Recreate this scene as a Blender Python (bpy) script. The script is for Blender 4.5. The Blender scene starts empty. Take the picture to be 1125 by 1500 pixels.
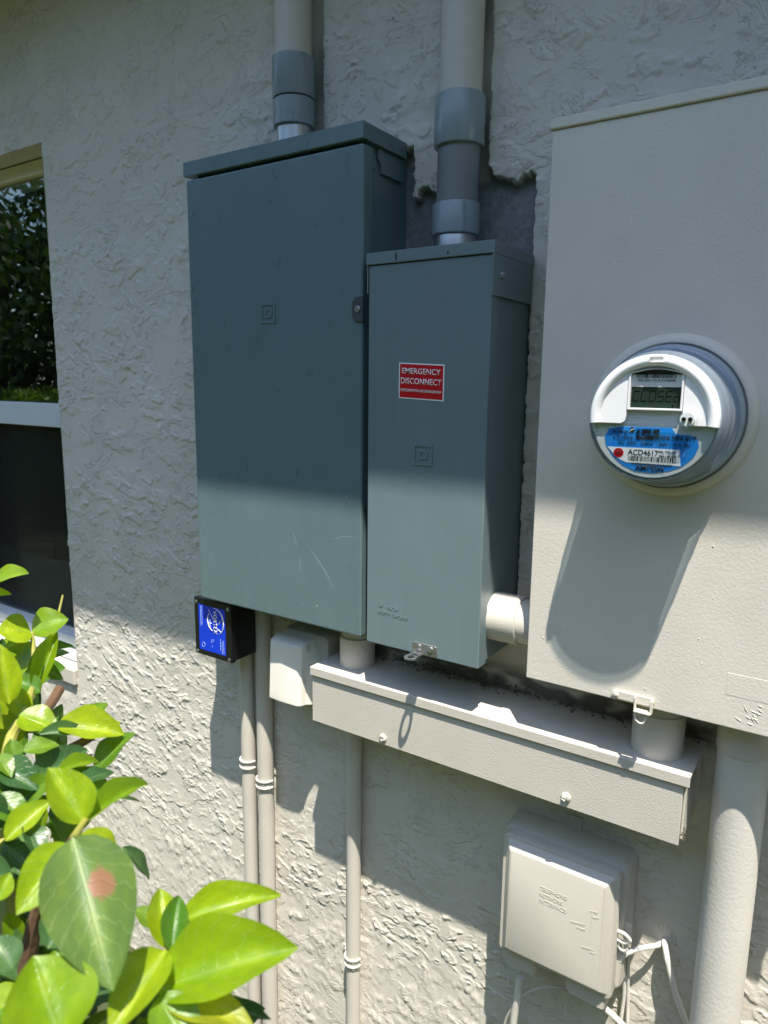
import bpy, bmesh, math, random
import numpy as np
from mathutils import Vector, Matrix

# ------------------------------------------------------------------ camera
scene = bpy.context.scene
COL = scene.collection
YAW, PITCH, ROLL, FPX = math.radians(33.718), math.radians(10.144), math.radians(-0.655), 1041.4
CAM = Vector((0, -1.2, 0))
_f = Vector((-math.sin(YAW)*math.cos(PITCH), math.cos(YAW)*math.cos(PITCH), -math.sin(PITCH)))
_r0 = Vector((math.cos(YAW), math.sin(YAW), 0)); _d0 = _f.cross(_r0)
_r = _r0*math.cos(ROLL) + _d0*math.sin(ROLL)
_d = -_r0*math.sin(ROLL) + _d0*math.cos(ROLL)
cd = bpy.data.cameras.new('camera'); cam = bpy.data.objects.new('camera', cd); COL.objects.link(cam)
M = Matrix.Identity(4)
for i in range(3):
    M[i][0] = _r[i]; M[i][1] = -_d[i]; M[i][2] = -_f[i]; M[i][3] = CAM[i]
cam.matrix_world = M
cd.sensor_fit = 'VERTICAL'; cd.sensor_height = 24; cd.sensor_width = 18
cd.lens = 24*FPX/1500; cd.clip_start = 0.02; cd.clip_end = 300
cd.dof.use_dof = True; cd.dof.focus_distance = 1.35; cd.dof.aperture_fstop = 5.0
scene.camera = cam
def ray(px, py):
    return (_r*((px-562.5)/FPX) + _d*((py-750)/FPX) + _f)
def at(px, py, Y):                       # point on the plane Y seen at a photo pixel
    d = ray(px, py); return CAM + d*((Y-CAM.y)/d.y)
def pt(px, py, dist):                    # point at a distance from the camera
    return CAM + ray(px, py).normalized()*dist

# ------------------------------------------------------------------ light
TOSUN = Vector((0.8, -1.0, 3.35)).normalized()
w = bpy.data.worlds.new('World'); scene.world = w; w.use_nodes = True
nt = w.node_tree; bgn = nt.nodes['Background']
sky = nt.nodes.new('ShaderNodeTexSky'); sky.sky_type = 'NISHITA'; sky.sun_disc = False
sky.sun_elevation = math.asin(TOSUN.z); sky.sun_rotation = math.atan2(TOSUN.x, TOSUN.y)
sky.air_density = 1.0; sky.dust_density = 0.6
nt.links.new(sky.outputs[0], bgn.inputs[0]); bgn.inputs[1].default_value = 0.15
sd = bpy.data.lights.new('sun', 'SUN'); sd.energy = 3.7; sd.angle = math.radians(0.53); sd.color = (1.0, 0.94, 0.85)
so = bpy.data.objects.new('sun', sd); COL.objects.link(so)
so.rotation_euler = (-TOSUN).to_track_quat('-Z', 'Y').to_euler(); so.location = (2, -3, 8)
vs = scene.view_settings; vs.view_transform = 'Standard'; vs.look = 'None'; vs.exposure = 1.38; vs.gamma = 1
scene.render.engine = 'CYCLES'
scene.cycles.max_bounces = 8; scene.cycles.transparent_max_bounces = 16
GZ = -1.75                                # ground level (camera is at z = 0)

# ------------------------------------------------------------------ materials
def newmat(name):
    m = bpy.data.materials.new(name); m.use_nodes = True
    n = m.node_tree.nodes; return m, n, m.node_tree.links, n['Principled BSDF']
def tc(n, kind='Object'):
    t = n.new('ShaderNodeTexCoord'); return t.outputs[kind]
def noise(n, l, co, scale, detail=4, rough=.55):
    t = n.new('ShaderNodeTexNoise'); t.inputs['Scale'].default_value = scale
    t.inputs['Detail'].default_value = detail; t.inputs['Roughness'].default_value = rough
    l.new(co, t.inputs['Vector']); return t.outputs['Fac']
def ramp(n, l, fac, stops):
    r = n.new('ShaderNodeValToRGB'); e = r.color_ramp.elements
    while len(e) < len(stops): e.new(.5)
    for k, (p, c) in enumerate(stops):
        e[k].position = p; e[k].color = (*c, 1) if len(c) == 3 else c
    l.new(fac, r.inputs[0]); return r.outputs[0]
def mixc(n, l, fac, a, b, mode='MIX'):
    m = n.new('ShaderNodeMix'); m.data_type = 'RGBA'; m.blend_type = mode
    if isinstance(fac, (int, float)): m.inputs[0].default_value = fac
    else: l.new(fac, m.inputs[0])
    for s, v in ((6, a), (7, b)):
        if isinstance(v, tuple): m.inputs[s].default_value = (*v, 1)
        else: l.new(v, m.inputs[s])
    return m.outputs[2]
def bump(n, l, h, b, strength=.3, dist=.001):
    bn = n.new('ShaderNodeBump'); bn.inputs['Strength'].default_value = strength
    bn.inputs['Distance'].default_value = dist; l.new(h, bn.inputs['Height'])
    l.new(bn.outputs[0], b.inputs['Normal']); return bn
def paint(name, col, rough=.5, peel=0, peel_scale=350, var=.06, spec=.5, dirt=0, metallic=0, dirtcol=(.08, .07, .05), coat=0, streak=0):
    m, n, l, b = newmat(name); co = tc(n)
    f = noise(n, l, co, 9, 6)
    c0 = tuple(x*(1-var) for x in col); c1 = tuple(min(1, x*(1+var)) for x in col)
    c = ramp(n, l, f, [(.3, c0), (.7, c1)])
    if dirt:
        f2 = noise(n, l, co, 60, 6, .7)
        d = ramp(n, l, f2, [(.62, (0, 0, 0)), (.74, (1, 1, 1))])
        mm = n.new('ShaderNodeMath'); mm.operation = 'MULTIPLY'; mm.inputs[1].default_value = dirt
        l.new(d, mm.inputs[0]); c = mixc(n, l, mm.outputs[0], c, dirtcol)
    if streak:
        mp_ = n.new('ShaderNodeMapping'); mp_.inputs['Scale'].default_value = (1, 1, .09); l.new(co, mp_.inputs[0])
        sf_ = ramp(n, l, noise(n, l, mp_.outputs[0], 42, 5, .65), [(.45, (0, 0, 0)), (.75, (streak,)*3)])
        c = mixc(n, l, sf_, c, tuple(min(1, x*1.45+.03) for x in col))
        ch_ = ramp(n, l, noise(n, l, co, 5.5, 7, .68), [(.42, (0, 0, 0)), (.70, (streak*.8,)*3)])
        c = mixc(n, l, ch_, c, tuple(x*.74 for x in col))
        sp_ = ramp(n, l, noise(n, l, co, 130, 3, .6), [(.70, (0, 0, 0)), (.76, (streak*1.2,)*3)])
        c = mixc(n, l, sp_, c, (.40, .40, .36))
    l.new(c, b.inputs['Base Color']); b.inputs['Metallic'].default_value = metallic
    b.inputs['Specular IOR Level'].default_value = spec
    r = ramp(n, l, noise(n, l, co, 23, 5), [(.3, (rough*.85,)*3), (.7, (min(1, rough*1.15),)*3)])
    l.new(r, b.inputs['Roughness'])
    if coat: b.inputs['Coat Weight'].default_value = coat; b.inputs['Coat Roughness'].default_value = .15
    if peel:
        h = noise(n, l, co, peel_scale, 3)
        bump(n, l, h, b, peel, .0012)
    return m
BEIGE = (.555, .52, .45)
MAT = {}
MAT['trough'] = paint('beige_paint_on_metal', BEIGE, .5, .55, 420, .04, dirt=.12)
MAT['cabinet'] = paint('beige_paint_on_cabinet', (.64, .60, .52), .48, .35, 330, .05, dirt=.10)
MAT['pvc_painted'] = paint('beige_paint_on_pipe', BEIGE, .5, .4, 260, .05, dirt=.10)
MAT['pvc_rough'] = paint('rough_beige_paint_on_pipe', (.60, .57, .51), .5, .45, 170, .05, dirt=.08)
MAT['plastic_beige'] = paint('beige_plastic', (.54, .51, .44), .5, .5, 480, .03)
MAT['hood'] = paint('ivory_plastic', (.84, .80, .70), .45, .25, 500, .03)
MAT['enamel'] = paint('grey_enamel', (.118, .178, .185), .31, .10, 45, .05, spec=.5, streak=.12)
MAT['enamel2'] = paint('grey_enamel_lighter', (.148, .203, .213), .34, .10, 45, .04, spec=.5, streak=.11)
MAT['enamel_dark'] = paint('grey_enamel_inside', (.05, .06, .06), .5)
MAT['pvc_grey'] = paint('grey_pvc', (.245, .295, .31), .30, .05, 80, .06, dirt=.15)
MAT['pvc_old'] = paint('grey_pvc_weathered', (.20, .22, .22), .55, .1, 90, .12, dirt=.4)
MAT['zinc'] = paint('zinc_plated_steel', (.50, .52, .52), .40, .05, 90, .1, metallic=1)
MAT['dull_steel'] = paint('dull_steel', (.33, .33, .31), .42, .1, 200, .12, metallic=.85)
MAT['black'] = paint('black_plastic', (.008, .008, .009), .22, .04, 300, .1)
MAT['gap'] = paint('black_rubber', (.006, .006, .006), .7)
MAT['white'] = paint('white_plastic', (.80, .81, .81), .3, 0, 1, .01)
MAT['white_print'] = paint('white_print', (.85, .85, .84), .45, 0, 1, .01)
MAT['pale_print'] = paint('pale_blue_print', (.45, .60, .90), .45, 0, 1, .01)
MAT['black_print'] = paint('black_print', (.012, .012, .014), .5, 0, 1, .01)
MAT['red'] = paint('red_vinyl', (.52, .006, .012), .35, 0, 1, .03)
MAT['blue'] = paint('blue_vinyl', (.004, .045, .62), .25, 0, 1, .04)
MAT['skyblue'] = paint('blue_label_paper', (.012, .23, .68), .4, 0, 1, .04)
MAT['lcd'] = paint('lcd_glass', (.016, .032, .024), .15, 0, 1, .05)
MAT['lcd_seg'] = paint('lcd_segment', (.002, .004, .003), .2, 0, 1, .01)
MAT['nameplate'] = paint('silver_nameplate', (.66, .69, .68), .35, .2, 30, .12, metallic=.1)
MAT['meter_grey'] = paint('meter_base_plastic', (.30, .36, .42), .25, 0, 1, .05)
MAT['frame'] = paint('white_window_frame', (.66, .69, .70), .35, 0, 1, .03)
MAT['cream_frame'] = paint('cream_window_head', (.80, .73, .50), .4, 0, 1, .03)  # yellower base colour for the head frame than for the other frame parts
MAT['bronze'] = paint('dark_frame', (.03, .03, .032), .4, 0, 1, .05)
MAT['cable'] = paint('white_cable', (.66, .64, .58), .45, .3, 200, .08, dirt=.3)
MAT['dirt'] = paint('dry_dirt', (.16, .135, .10), .95, .8, 300, .4)
MAT['soffit'] = paint('soffit_paint', (.62, .60, .54), .6)
MAT['roof'] = paint('roof_shingle', (.16, .13, .11), .9, .5, 60, .3)
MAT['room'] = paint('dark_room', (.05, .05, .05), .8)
MAT['wicker'] = paint('grey_wicker', (.62, .63, .66), .7, .6, 160, .25)
MAT['scratch'] = paint('scratched_metal', (.36, .43, .43), .5)
MAT['bark'] = paint('brown_bark', (.12, .065, .035), .85, .8, 120, .4)
MAT['twig'] = paint('green_twig', (.28, .27, .05), .6, .4, 100, .25)
MAT['tree_bark'] = paint('tree_bark', (.10, .075, .055), .95, .8, 30, .3)
MAT['mulch'] = paint('mulch_chip', (.14, .085, .05), .95, .6, 80, .4)

def glassmat(name, tint=(1, 1, 1), ior=1.5, rough=.0, body=0.0, bodycol=(.5, .5, .5)):
    m, n, l, b = newmat(name); n.remove(b)
    out = n['Material Output']
    tr = n.new('ShaderNodeBsdfTransparent'); tr.inputs[0].default_value = (*tint, 1)
    gl = n.new('ShaderNodeBsdfGlossy'); gl.inputs['Roughness'].default_value = rough
    lw = n.new('ShaderNodeLayerWeight'); lw.inputs['Blend'].default_value = .5
    p5 = n.new('ShaderNodeMath'); p5.operation = 'POWER'; p5.inputs[1].default_value = 5.0; l.new(lw.outputs['Facing'], p5.inputs[0])
    f0 = ((ior-1)/(ior+1))**2
    fr = n.new('ShaderNodeMath'); fr.operation = 'MULTIPLY_ADD'; fr.inputs[1].default_value = 1-f0; fr.inputs[2].default_value = f0; l.new(p5.outputs[0], fr.inputs[0])
    src = tr.outputs[0]
    if body:
        df = n.new('ShaderNodeBsdfDiffuse'); df.inputs[0].default_value = (*bodycol, 1)
        mb = n.new('ShaderNodeMixShader'); mb.inputs[0].default_value = body
        l.new(src, mb.inputs[1]); l.new(df.outputs[0], mb.inputs[2]); src = mb.outputs[0]
    mx = n.new('ShaderNodeMixShader'); l.new(fr.outputs[0], mx.inputs[0])
    l.new(src, mx.inputs[1]); l.new(gl.outputs[0], mx.inputs[2]); l.new(mx.outputs[0], out.inputs[0])
    return m
MAT['pane'] = glassmat('window_glass', (.80, .86, .85), 1.95)
MAT['screen'] = glassmat('insect_screen', (.95, .95, .95), 1.02, .5, .30, (.012, .014, .016))
MAT['clear'] = glassmat('clear_polycarbonate', (.93, .95, .95), 1.45, .02)
MAT['smoky'] = glassmat('hazy_polycarbonate', (.78, .84, .9), 1.5, .05, .38, (.38, .45, .52))

def leafmat(name, top, trans, spot=False, rough=.34, tw=.42):
    m, n, l, b = newmat(name); out = n['Material Output']
    uv = tc(n, 'UV'); ob = tc(n)
    oi = n.new('ShaderNodeObjectInfo')
    sep = n.new('ShaderNodeSeparateXYZ'); l.new(uv, sep.inputs[0])
    # veins: midrib and slanting side veins from the leaf's own coordinates
    ax = n.new('ShaderNodeMath'); ax.operation = 'ABSOLUTE'
    sb = n.new('ShaderNodeMath'); sb.operation = 'SUBTRACT'; sb.inputs[1].default_value = .5
    l.new(sep.outputs[1], sb.inputs[0]); l.new(sb.outputs[0], ax.inputs[0])
    mid = ramp(n, l, ax.outputs[0], [(.012, (1, 1, 1)), (.035, (0, 0, 0))])
    ad = n.new('ShaderNodeMath'); ad.operation = 'MULTIPLY_ADD'; ad.inputs[1].default_value = -.55
    wv = n.new('ShaderNodeMath'); wv.operation = 'MULTIPLY_ADD'; wv.inputs[1].default_value = .16; l.new(noise(n, l, uv, 7, 4), wv.inputs[0]); l.new(sep.outputs[0], wv.inputs[2])
    l.new(ax.outputs[0], ad.inputs[0]); l.new(wv.outputs[0], ad.inputs[2])
    sc = n.new('ShaderNodeMath'); sc.operation = 'MULTIPLY'; sc.inputs[1].default_value = 8.0
    l.new(ad.outputs[0], sc.inputs[0])
    fr = n.new('ShaderNodeMath'); fr.operation = 'FRACT'; l.new(sc.outputs[0], fr.inputs[0])
    side = ramp(n, l, fr.outputs[0], [(0.0, (.5, .5, .5)), (.10, (0, 0, 0)), (.9, (0, 0, 0)), (1.0, (.5, .5, .5))])
    vein = n.new('ShaderNodeMath'); vein.operation = 'MAXIMUM'; l.new(mid, vein.inputs[0]); l.new(side, vein.inputs[1])
    f = noise(n, l, uv, 3.2, 6, .62)
    va = ramp(n, l, f, [(.3, (top[0]*.62, top[1]*.72, top[2])), (.7, (min(1, top[0]*1.35), top[1]*1.22, top[2]))])
    hs = n.new('ShaderNodeHueSaturation'); l.new(va, hs.inputs['Color'])
    mr = n.new('ShaderNodeMapRange'); mr.inputs[3].default_value = .75; mr.inputs[4].default_value = 1.22
    l.new(oi.outputs['Random'], mr.inputs[0]); l.new(mr.outputs[0], hs.inputs['Value'])
    mh = n.new('ShaderNodeMapRange'); mh.inputs[3].default_value = .525; mh.inputs[4].default_value = .48
    l.new(oi.outputs['Random'], mh.inputs[0]); l.new(mh.outputs[0], hs.inputs['Hue'])
    vs_ = n.new('ShaderNodeMath'); vs_.operation = 'MULTIPLY'; vs_.inputs[1].default_value = .20
    l.new(vein.outputs[0], vs_.inputs[0])
    edge_ = ramp(n, l, ax.outputs[0], [(.05, (.0,)*3), (.5, (.45,)*3)])
    lf = mixc(n, l, edge_, hs.outputs[0], tuple(x*.55 for x in top))
    sp2 = ramp(n, l, noise(n, l, uv, 26, 3, .6), [(.66, (0, 0, 0)), (.72, (.45,)*3)])
    lf = mixc(n, l, sp2, lf, (.34, .33, .06))
    c = mixc(n, l, vs_.outputs[0], lf, (.42, .50, .16))
    ct = mixc(n, l, vs_.outputs[0], trans, (.30, .42, .05))
    if spot:
        vm = n.new('ShaderNodeVectorMath'); vm.operation = 'DISTANCE'; l.new(uv, vm.inputs[0])
        vm.inputs[1].default_value = (.40, .66, 0)
        wob = n.new('ShaderNodeMath'); wob.operation = 'MULTIPLY_ADD'; wob.inputs[1].default_value = .22
        l.new(noise(n, l, uv, 7, 4, .7), wob.inputs[0]); l.new(vm.outputs['Value'], wob.inputs[2])
        sp = ramp(n, l, wob.outputs[0], [(.205, (1, 1, 1)), (.245, (0, 0, 0))])
        c = mixc(n, l, sp, c, (.27, .14, .075)); ct = mixc(n, l, sp, ct, (.12, .03, .01))
    l.new(c, b.inputs['Base Color']); b.inputs['Roughness'].default_value = rough
    bump(n, l, vein.outputs[0], b, .35, .0015)
    tl = n.new('ShaderNodeBsdfTranslucent'); l.new(ct, tl.inputs[0])
    mx = n.new('ShaderNodeMixShader'); mx.inputs[0].default_value = tw
    l.new(b.outputs[0], mx.inputs[1]); l.new(tl.outputs[0], mx.inputs[2]); l.new(mx.outputs[0], out.inputs[0])
    return m
MAT['leaf_young'] = leafmat('young_leaf', (.27, .40, .010), (.50, .66, .01))
MAT['leaf_mid'] = leafmat('mid_leaf', (.10, .22, .015), (.24, .42, .01), tw=.35)
MAT['leaf_old'] = leafmat('mature_leaf', (.055, .13, .04), (.10, .22, .02), tw=.22)
MAT['leaf_spot'] = leafmat('spotted_leaf', (.085, .165, .035), (.16, .30, .03), spot=True, rough=.46, tw=.25)
MAT['leaf_yellow'] = leafmat('yellowing_leaf', (.42, .42, .03), (.50, .55, .02), tw=.4)
def foliage(name, a, b_, tr):
    m, n, l, b = newmat(name); out = n['Material Output']; ob = tc(n)
    c = ramp(n, l, noise(n, l, ob, 2.2, 6, .7), [(.3, a), (.7, b_)])
    l.new(c, b.inputs['Base Color']); b.inputs['Roughness'].default_value = .5
    tl = n.new('ShaderNodeBsdfTranslucent'); tl.inputs[0].default_value = (*tr, 1)
    mx = n.new('ShaderNodeMixShader'); mx.inputs[0].default_value = .3
    l.new(b.outputs[0], mx.inputs[1]); l.new(tl.outputs[0], mx.inputs[2]); l.new(mx.outputs[0], out.inputs[0])
    return m
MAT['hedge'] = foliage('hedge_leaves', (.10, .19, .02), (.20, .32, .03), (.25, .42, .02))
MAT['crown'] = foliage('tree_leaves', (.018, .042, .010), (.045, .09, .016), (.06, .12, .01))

def groundmat():
    m, n, l, b = newmat('lawn'); co = tc(n)
    c = ramp(n, l, noise(n, l, co, 3, 8, .7), [(.3, (.04, .055, .016)), (.7, (.08, .092, .030))])
    l.new(c, b.inputs['Base Color']); b.inputs['Roughness'].default_value = .9
    bump(n, l, noise(n, l, co, 40, 6, .7), b, .8, .03); return m
MAT['lawn'] = groundmat()
def stuccomat():
    m, n, l, b = newmat('painted_stucco'); co = tc(n)
    at_ = n.new('ShaderNodeAttribute'); at_.attribute_name = 'bare'
    base = ramp(n, l, noise(n, l, co, 2.5, 6), [(.3, (.59, .555, .475)), (.7, (.67, .635, .55))])
    f2 = noise(n, l, co, 45, 6, .75)
    d = ramp(n, l, f2, [(.62, (0, 0, 0)), (.80, (.25, .25, .25))])
    base = mixc(n, l, d, base, (.34, .32, .27))
    conc = ramp(n, l, noise(n, l, co, 70, 8, .75), [(.3, (.13, .135, .13)), (.7, (.27, .275, .265))])
    c = mixc(n, l, at_.outputs['Fac'], base, conc)
    at2 = n.new('ShaderNodeAttribute'); at2.attribute_name = 'dark_tint'
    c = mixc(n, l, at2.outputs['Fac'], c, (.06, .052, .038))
    l.new(c, b.inputs['Base Color']); b.inputs['Roughness'].default_value = .72
    b.inputs['Specular IOR Level'].default_value = .3
    def mth(op, a_, b_=None):
        q_ = n.new('ShaderNodeMath'); q_.operation = op
        for k_, v_ in enumerate((a_, b_)):
            if v_ is None: continue
            if isinstance(v_, (int, float)): q_.inputs[k_].default_value = v_
            else: l.new(v_, q_.inputs[k_])
        return q_.outputs[0]
    mp_ = n.new('ShaderNodeMapping'); mp_.inputs['Scale'].default_value = (1, .4, 1.7); l.new(co, mp_.inputs[0])
    def ridges(scale, k, lo):
        t_ = n.new('ShaderNodeTexNoise'); t_.inputs['Scale'].default_value = scale; t_.inputs['Detail'].default_value = 5
        t_.inputs['Roughness'].default_value = .58; t_.inputs['Distortion'].default_value = .55; l.new(mp_.outputs[0], t_.inputs['Vector'])
        v_ = mth('MULTIPLY', t_.outputs['Fac'], k); fl = mth('FRACT', v_); d_ = mth('ABSOLUTE', mth('SUBTRACT', fl, .5))
        st_ = ramp(n, l, fl, [(.0, (.0,)*3), (.44, (.0,)*3), (.475, (1,)*3), (.52, (.55,)*3), (.70, (.45,)*3), (.80, (0,)*3)])
        msk = ramp(n, l, noise(n, l, co, scale*.9, 4, .6), [(lo, (0,)*3), (lo+.10, (1,)*3)])
        return mth('MULTIPLY', st_, msk)
    hh_ = mth('ADD', ridges(10, 7.0, .45), mth('MULTIPLY', ridges(24, 5.0, .56), .4))
    inv = mth('SUBTRACT', 1.0, at_.outputs['Fac'])
    hh_ = mth('MULTIPLY', hh_, inv)
    grit = mth('MULTIPLY', noise(n, l, co, 480, 6, .75), .22)
    bump(n, l, mth('ADD', hh_, grit), b, .75, .0032); return m
MAT['stucco'] = stuccomat()

# ------------------------------------------------------------------ helpers
class MB:
    def __init__(s): s.v = []; s.f = []
    def add(s, vs, fs):
        o = len(s.v); s.v += [tuple(v) for v in vs]; s.f += [tuple(i+o for i in q) for q in fs]; return s
    def box(s, x0, x1, y0, y1, z0, z1):
        x0, x1 = sorted((x0, x1)); y0, y1 = sorted((y0, y1)); z0, z1 = sorted((z0, z1))
        v = [(x, y, z) for z in (z0, z1) for y in (y0, y1) for x in (x0, x1)]
        return s.add(v, [(0, 2, 3, 1), (4, 5, 7, 6), (0, 1, 5, 4), (2, 6, 7, 3), (0, 4, 6, 2), (1, 3, 7, 5)])
    def prism(s, pts, a, b, axis='y'):
        # polygon pts (two coordinates) swept along an axis from a to b
        def P(p, t):
            return {'y': (p[0], t, p[1]), 'x': (t, p[0], p[1]), 'z': (p[0], p[1], t)}[axis]
        n = len(pts); v = [P(p, a) for p in pts]+[P(p, b) for p in pts]
        f = [tuple(range(n))[::-1], tuple(range(n, 2*n))]
        f += [(i, (i+1) % n, n+(i+1) % n, n+i) for i in range(n)]
        return s.add(v, f)
    def loft(s, rings, cap=True):
        n = len(rings[0]); v = [p for r in rings for p in r]; f = []
        for k in range(len(rings)-1):
            for i in range(n):
                f.append((k*n+i, k*n+(i+1) % n, (k+1)*n+(i+1) % n, (k+1)*n+i))
        if cap: f += [tuple(range(n))[::-1], tuple((len(rings)-1)*n+i for i in range(n))]
        return s.add(v, f)
    def lathe(s, o, ax, prof, seg=48, cap=True):
        # prof: list of (distance along axis, radius)
        o = Vector(o); ax = Vector(ax).normalized(); u = ax.orthogonal().normalized(); w_ = ax.cross(u)
        rings = [[o+ax*t+(u*math.cos(2*math.pi*i/seg)+w_*math.sin(2*math.pi*i/seg))*r for i in range(seg)] for t, r in prof]
        return s.loft(rings, cap)
    def cyl(s, a, b, r, seg=32):
        a = Vector(a); b = Vector(b); return s.lathe(a, b-a, [(0, r), ((b-a).length, r)], seg)
    def tube(s, pts, r, seg=10):
        pts = [Vector(p) for p in pts]; rings = []; up = None
        for i, p in enumerate(pts):
            t = (pts[min(i+1, len(pts)-1)]-pts[max(i-1, 0)]).normalized()
            if up is None: up = t.orthogonal().normalized()
            u = (up-t*up.dot(t)).normalized(); up = u; w_ = t.cross(u)
            rr = r[i] if isinstance(r, (list, tuple)) else r
            rings.append([p+(u*math.cos(2*math.pi*k/seg)+w_*math.sin(2*math.pi*k/seg))*rr for k in range(seg)])
        return s.loft(rings)
    def build(s, name, mat, parent=None, bevel=0, seg=2, angle=35, smooth=True):
        me = bpy.data.meshes.new(name)
        off = world_of(parent) if parent else Vector((0, 0, 0))
        me.from_pydata([tuple(Vector(v)-off) for v in s.v], [], s.f)
        bm = bmesh.new(); bm.from_mesh(me); bmesh.ops.recalc_face_normals(bm, faces=bm.faces); bm.to_mesh(me); bm.free()
        o = bpy.data.objects.new(name, me); COL.objects.link(o)
        me.materials.append(MAT[mat] if isinstance(mat, str) else mat)
        if smooth:
            me.shade_smooth(); me.set_sharp_from_angle(angle=math.radians(angle))
        if bevel:
            b = o.modifiers.new('bevel', 'BEVEL'); b.width = bevel; b.segments = seg; b.limit_method = 'ANGLE'; b.angle_limit = math.radians(40)
            b.use_clamp_overlap = True
            for p in me.polygons: p.use_smooth = True
            b.harden_normals = True
        if parent: o.parent = parent
        return o
def world_of(o):
    v = Vector((0, 0, 0))
    while o: v += o.location; o = o.parent
    return v
def thing(name, loc, label, cat, group=None):
    o = bpy.data.objects.new(name, None); COL.objects.link(o); o.location = loc; o.empty_display_size = .05
    o['label'] = label; o['category'] = cat
    if group: o['group'] = group
    return o
def tag(o, label, cat, group=None, kind=None):
    o['label'] = label; o['category'] = cat
    if group: o['group'] = group
    if kind: o['kind'] = kind
    return o
def spline(pts, n=8):
    P = [Vector(p) for p in pts]; P = [P[0]*2-P[1]]+P+[P[-1]*2-P[-2]]; out = []
    for i in range(1, len(P)-2):
        for k in range(n):
            t = k/n; a, b, c, d = P[i-1], P[i], P[i+1], P[i+2]
            out.append(.5*((2*b)+(c-a)*t+(2*a-5*b+4*c-d)*t*t+(3*b-a-3*c+d)*t**3))
    out.append(P[-2]); return out
def rrect(x0, x1, z0, z1, r, n=5):
    out = []
    for cx, cz, a0 in ((x1-r, z1-r, 0), (x0+r, z1-r, 90), (x0+r, z0+r, 180), (x1-r, z0+r, 270)):
        for k in range(n+1):
            a = math.radians(a0+90*k/n); out.append((cx+r*math.cos(a), cz+r*math.sin(a)))
    return out
def text_part(s, name, mat, parent, x0, x1, z0, z1, y, depth=.0004, tilt=0.0, bold=0.0, rot90=False):
    # raised lettering that faces the camera side of the wall, fitted to a rectangle in the wall's plane
    cu = bpy.data.curves.new('t', 'FONT'); cu.body = s; cu.size = 1; cu.offset = bold; cu.resolution_u = 3
    to = bpy.data.objects.new('t', cu); COL.objects.link(to)
    dg = bpy.context.evaluated_depsgraph_get(); me = bpy.data.meshes.new_from_object(to.evaluated_get(dg))
    bpy.data.objects.remove(to); bpy.data.curves.remove(cu)
    co = np.zeros(len(me.vertices)*3); me.vertices.foreach_get('co', co); co = co.reshape(-1, 3)
    mn = co.min(0); mx = co.max(0)
    u = (co[:, 0]-mn[0])/max(1e-6, mx[0]-mn[0]); v = (co[:, 1]-mn[1])/max(1e-6, mx[1]-mn[1])
    if rot90:            # text runs downwards
        X = x0+(x1-x0)*v; Z = z1-(z1-z0)*u
    else:
        X = x0+(x1-x0)*u; Z = z0+(z1-z0)*v + tilt*(X-(x0+x1)/2)
    off = world_of(parent)
    nco = np.stack([X-off.x, np.full_like(X, y-off.y), Z-off.z], 1)
    bm = bmesh.new(); bm.from_mesh(me); bmesh.ops.remove_doubles(bm, verts=bm.verts, dist=1e-6)
    bm.verts.ensure_lookup_table()
    bm.free()
    me.vertices.foreach_set('co', nco.ravel()); me.materials.clear(); me.materials.append(MAT[mat])
    o = bpy.data.objects.new(name, me); COL.objects.link(o); o.parent = parent
    if depth:
        so_ = o.modifiers.new('depth', 'SOLIDIFY'); so_.thickness = depth; so_.offset = 0
    return o

# ------------------------------------------------------------------ ground and house
g = MB(); g.add([(-60, -60, GZ), (60, -60, GZ), (60, 12, GZ), (-60, 12, GZ)], [(0, 1, 2, 3)])
go = g.build('ground', 'lawn'); go['kind'] = 'structure'; go['label'] = 'green lawn around the house'

_tab = np.random.RandomState(7)
_perm = _tab.permutation(512); _gr = _tab.uniform(0, 2*np.pi, 512)
def pn(x, y, seed=0):
    xi = np.floor(x).astype(np.int64); yi = np.floor(y).astype(np.int64); xf = x-xi; yf = y-yi
    u = xf*xf*xf*(xf*(xf*6-15)+10); v = yf*yf*yf*(yf*(yf*6-15)+10)
    def gd(a, b, dx, dy):
        h = _gr[(_perm[(a+seed*37) & 511]+b+seed*101) & 511]
        return np.cos(h)*dx+np.sin(h)*dy
    a = gd(xi, yi, xf, yf); b = gd(xi+1, yi, xf-1, yf); c = gd(xi, yi+1, xf, yf-1); d = gd(xi+1, yi+1, xf-1, yf-1)
    return (a+(b-a)*u)+((c+(d-c)*u)-(a+(b-a)*u))*v
def sst(a, b, x):
    t = np.clip((x-a)/(b-a), 0, 1); return t*t*(3-2*t)
def ledge(v):
    s = v-np.floor(v); return np.where(s < .90, s/.90, (1-s)/.10)

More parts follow.
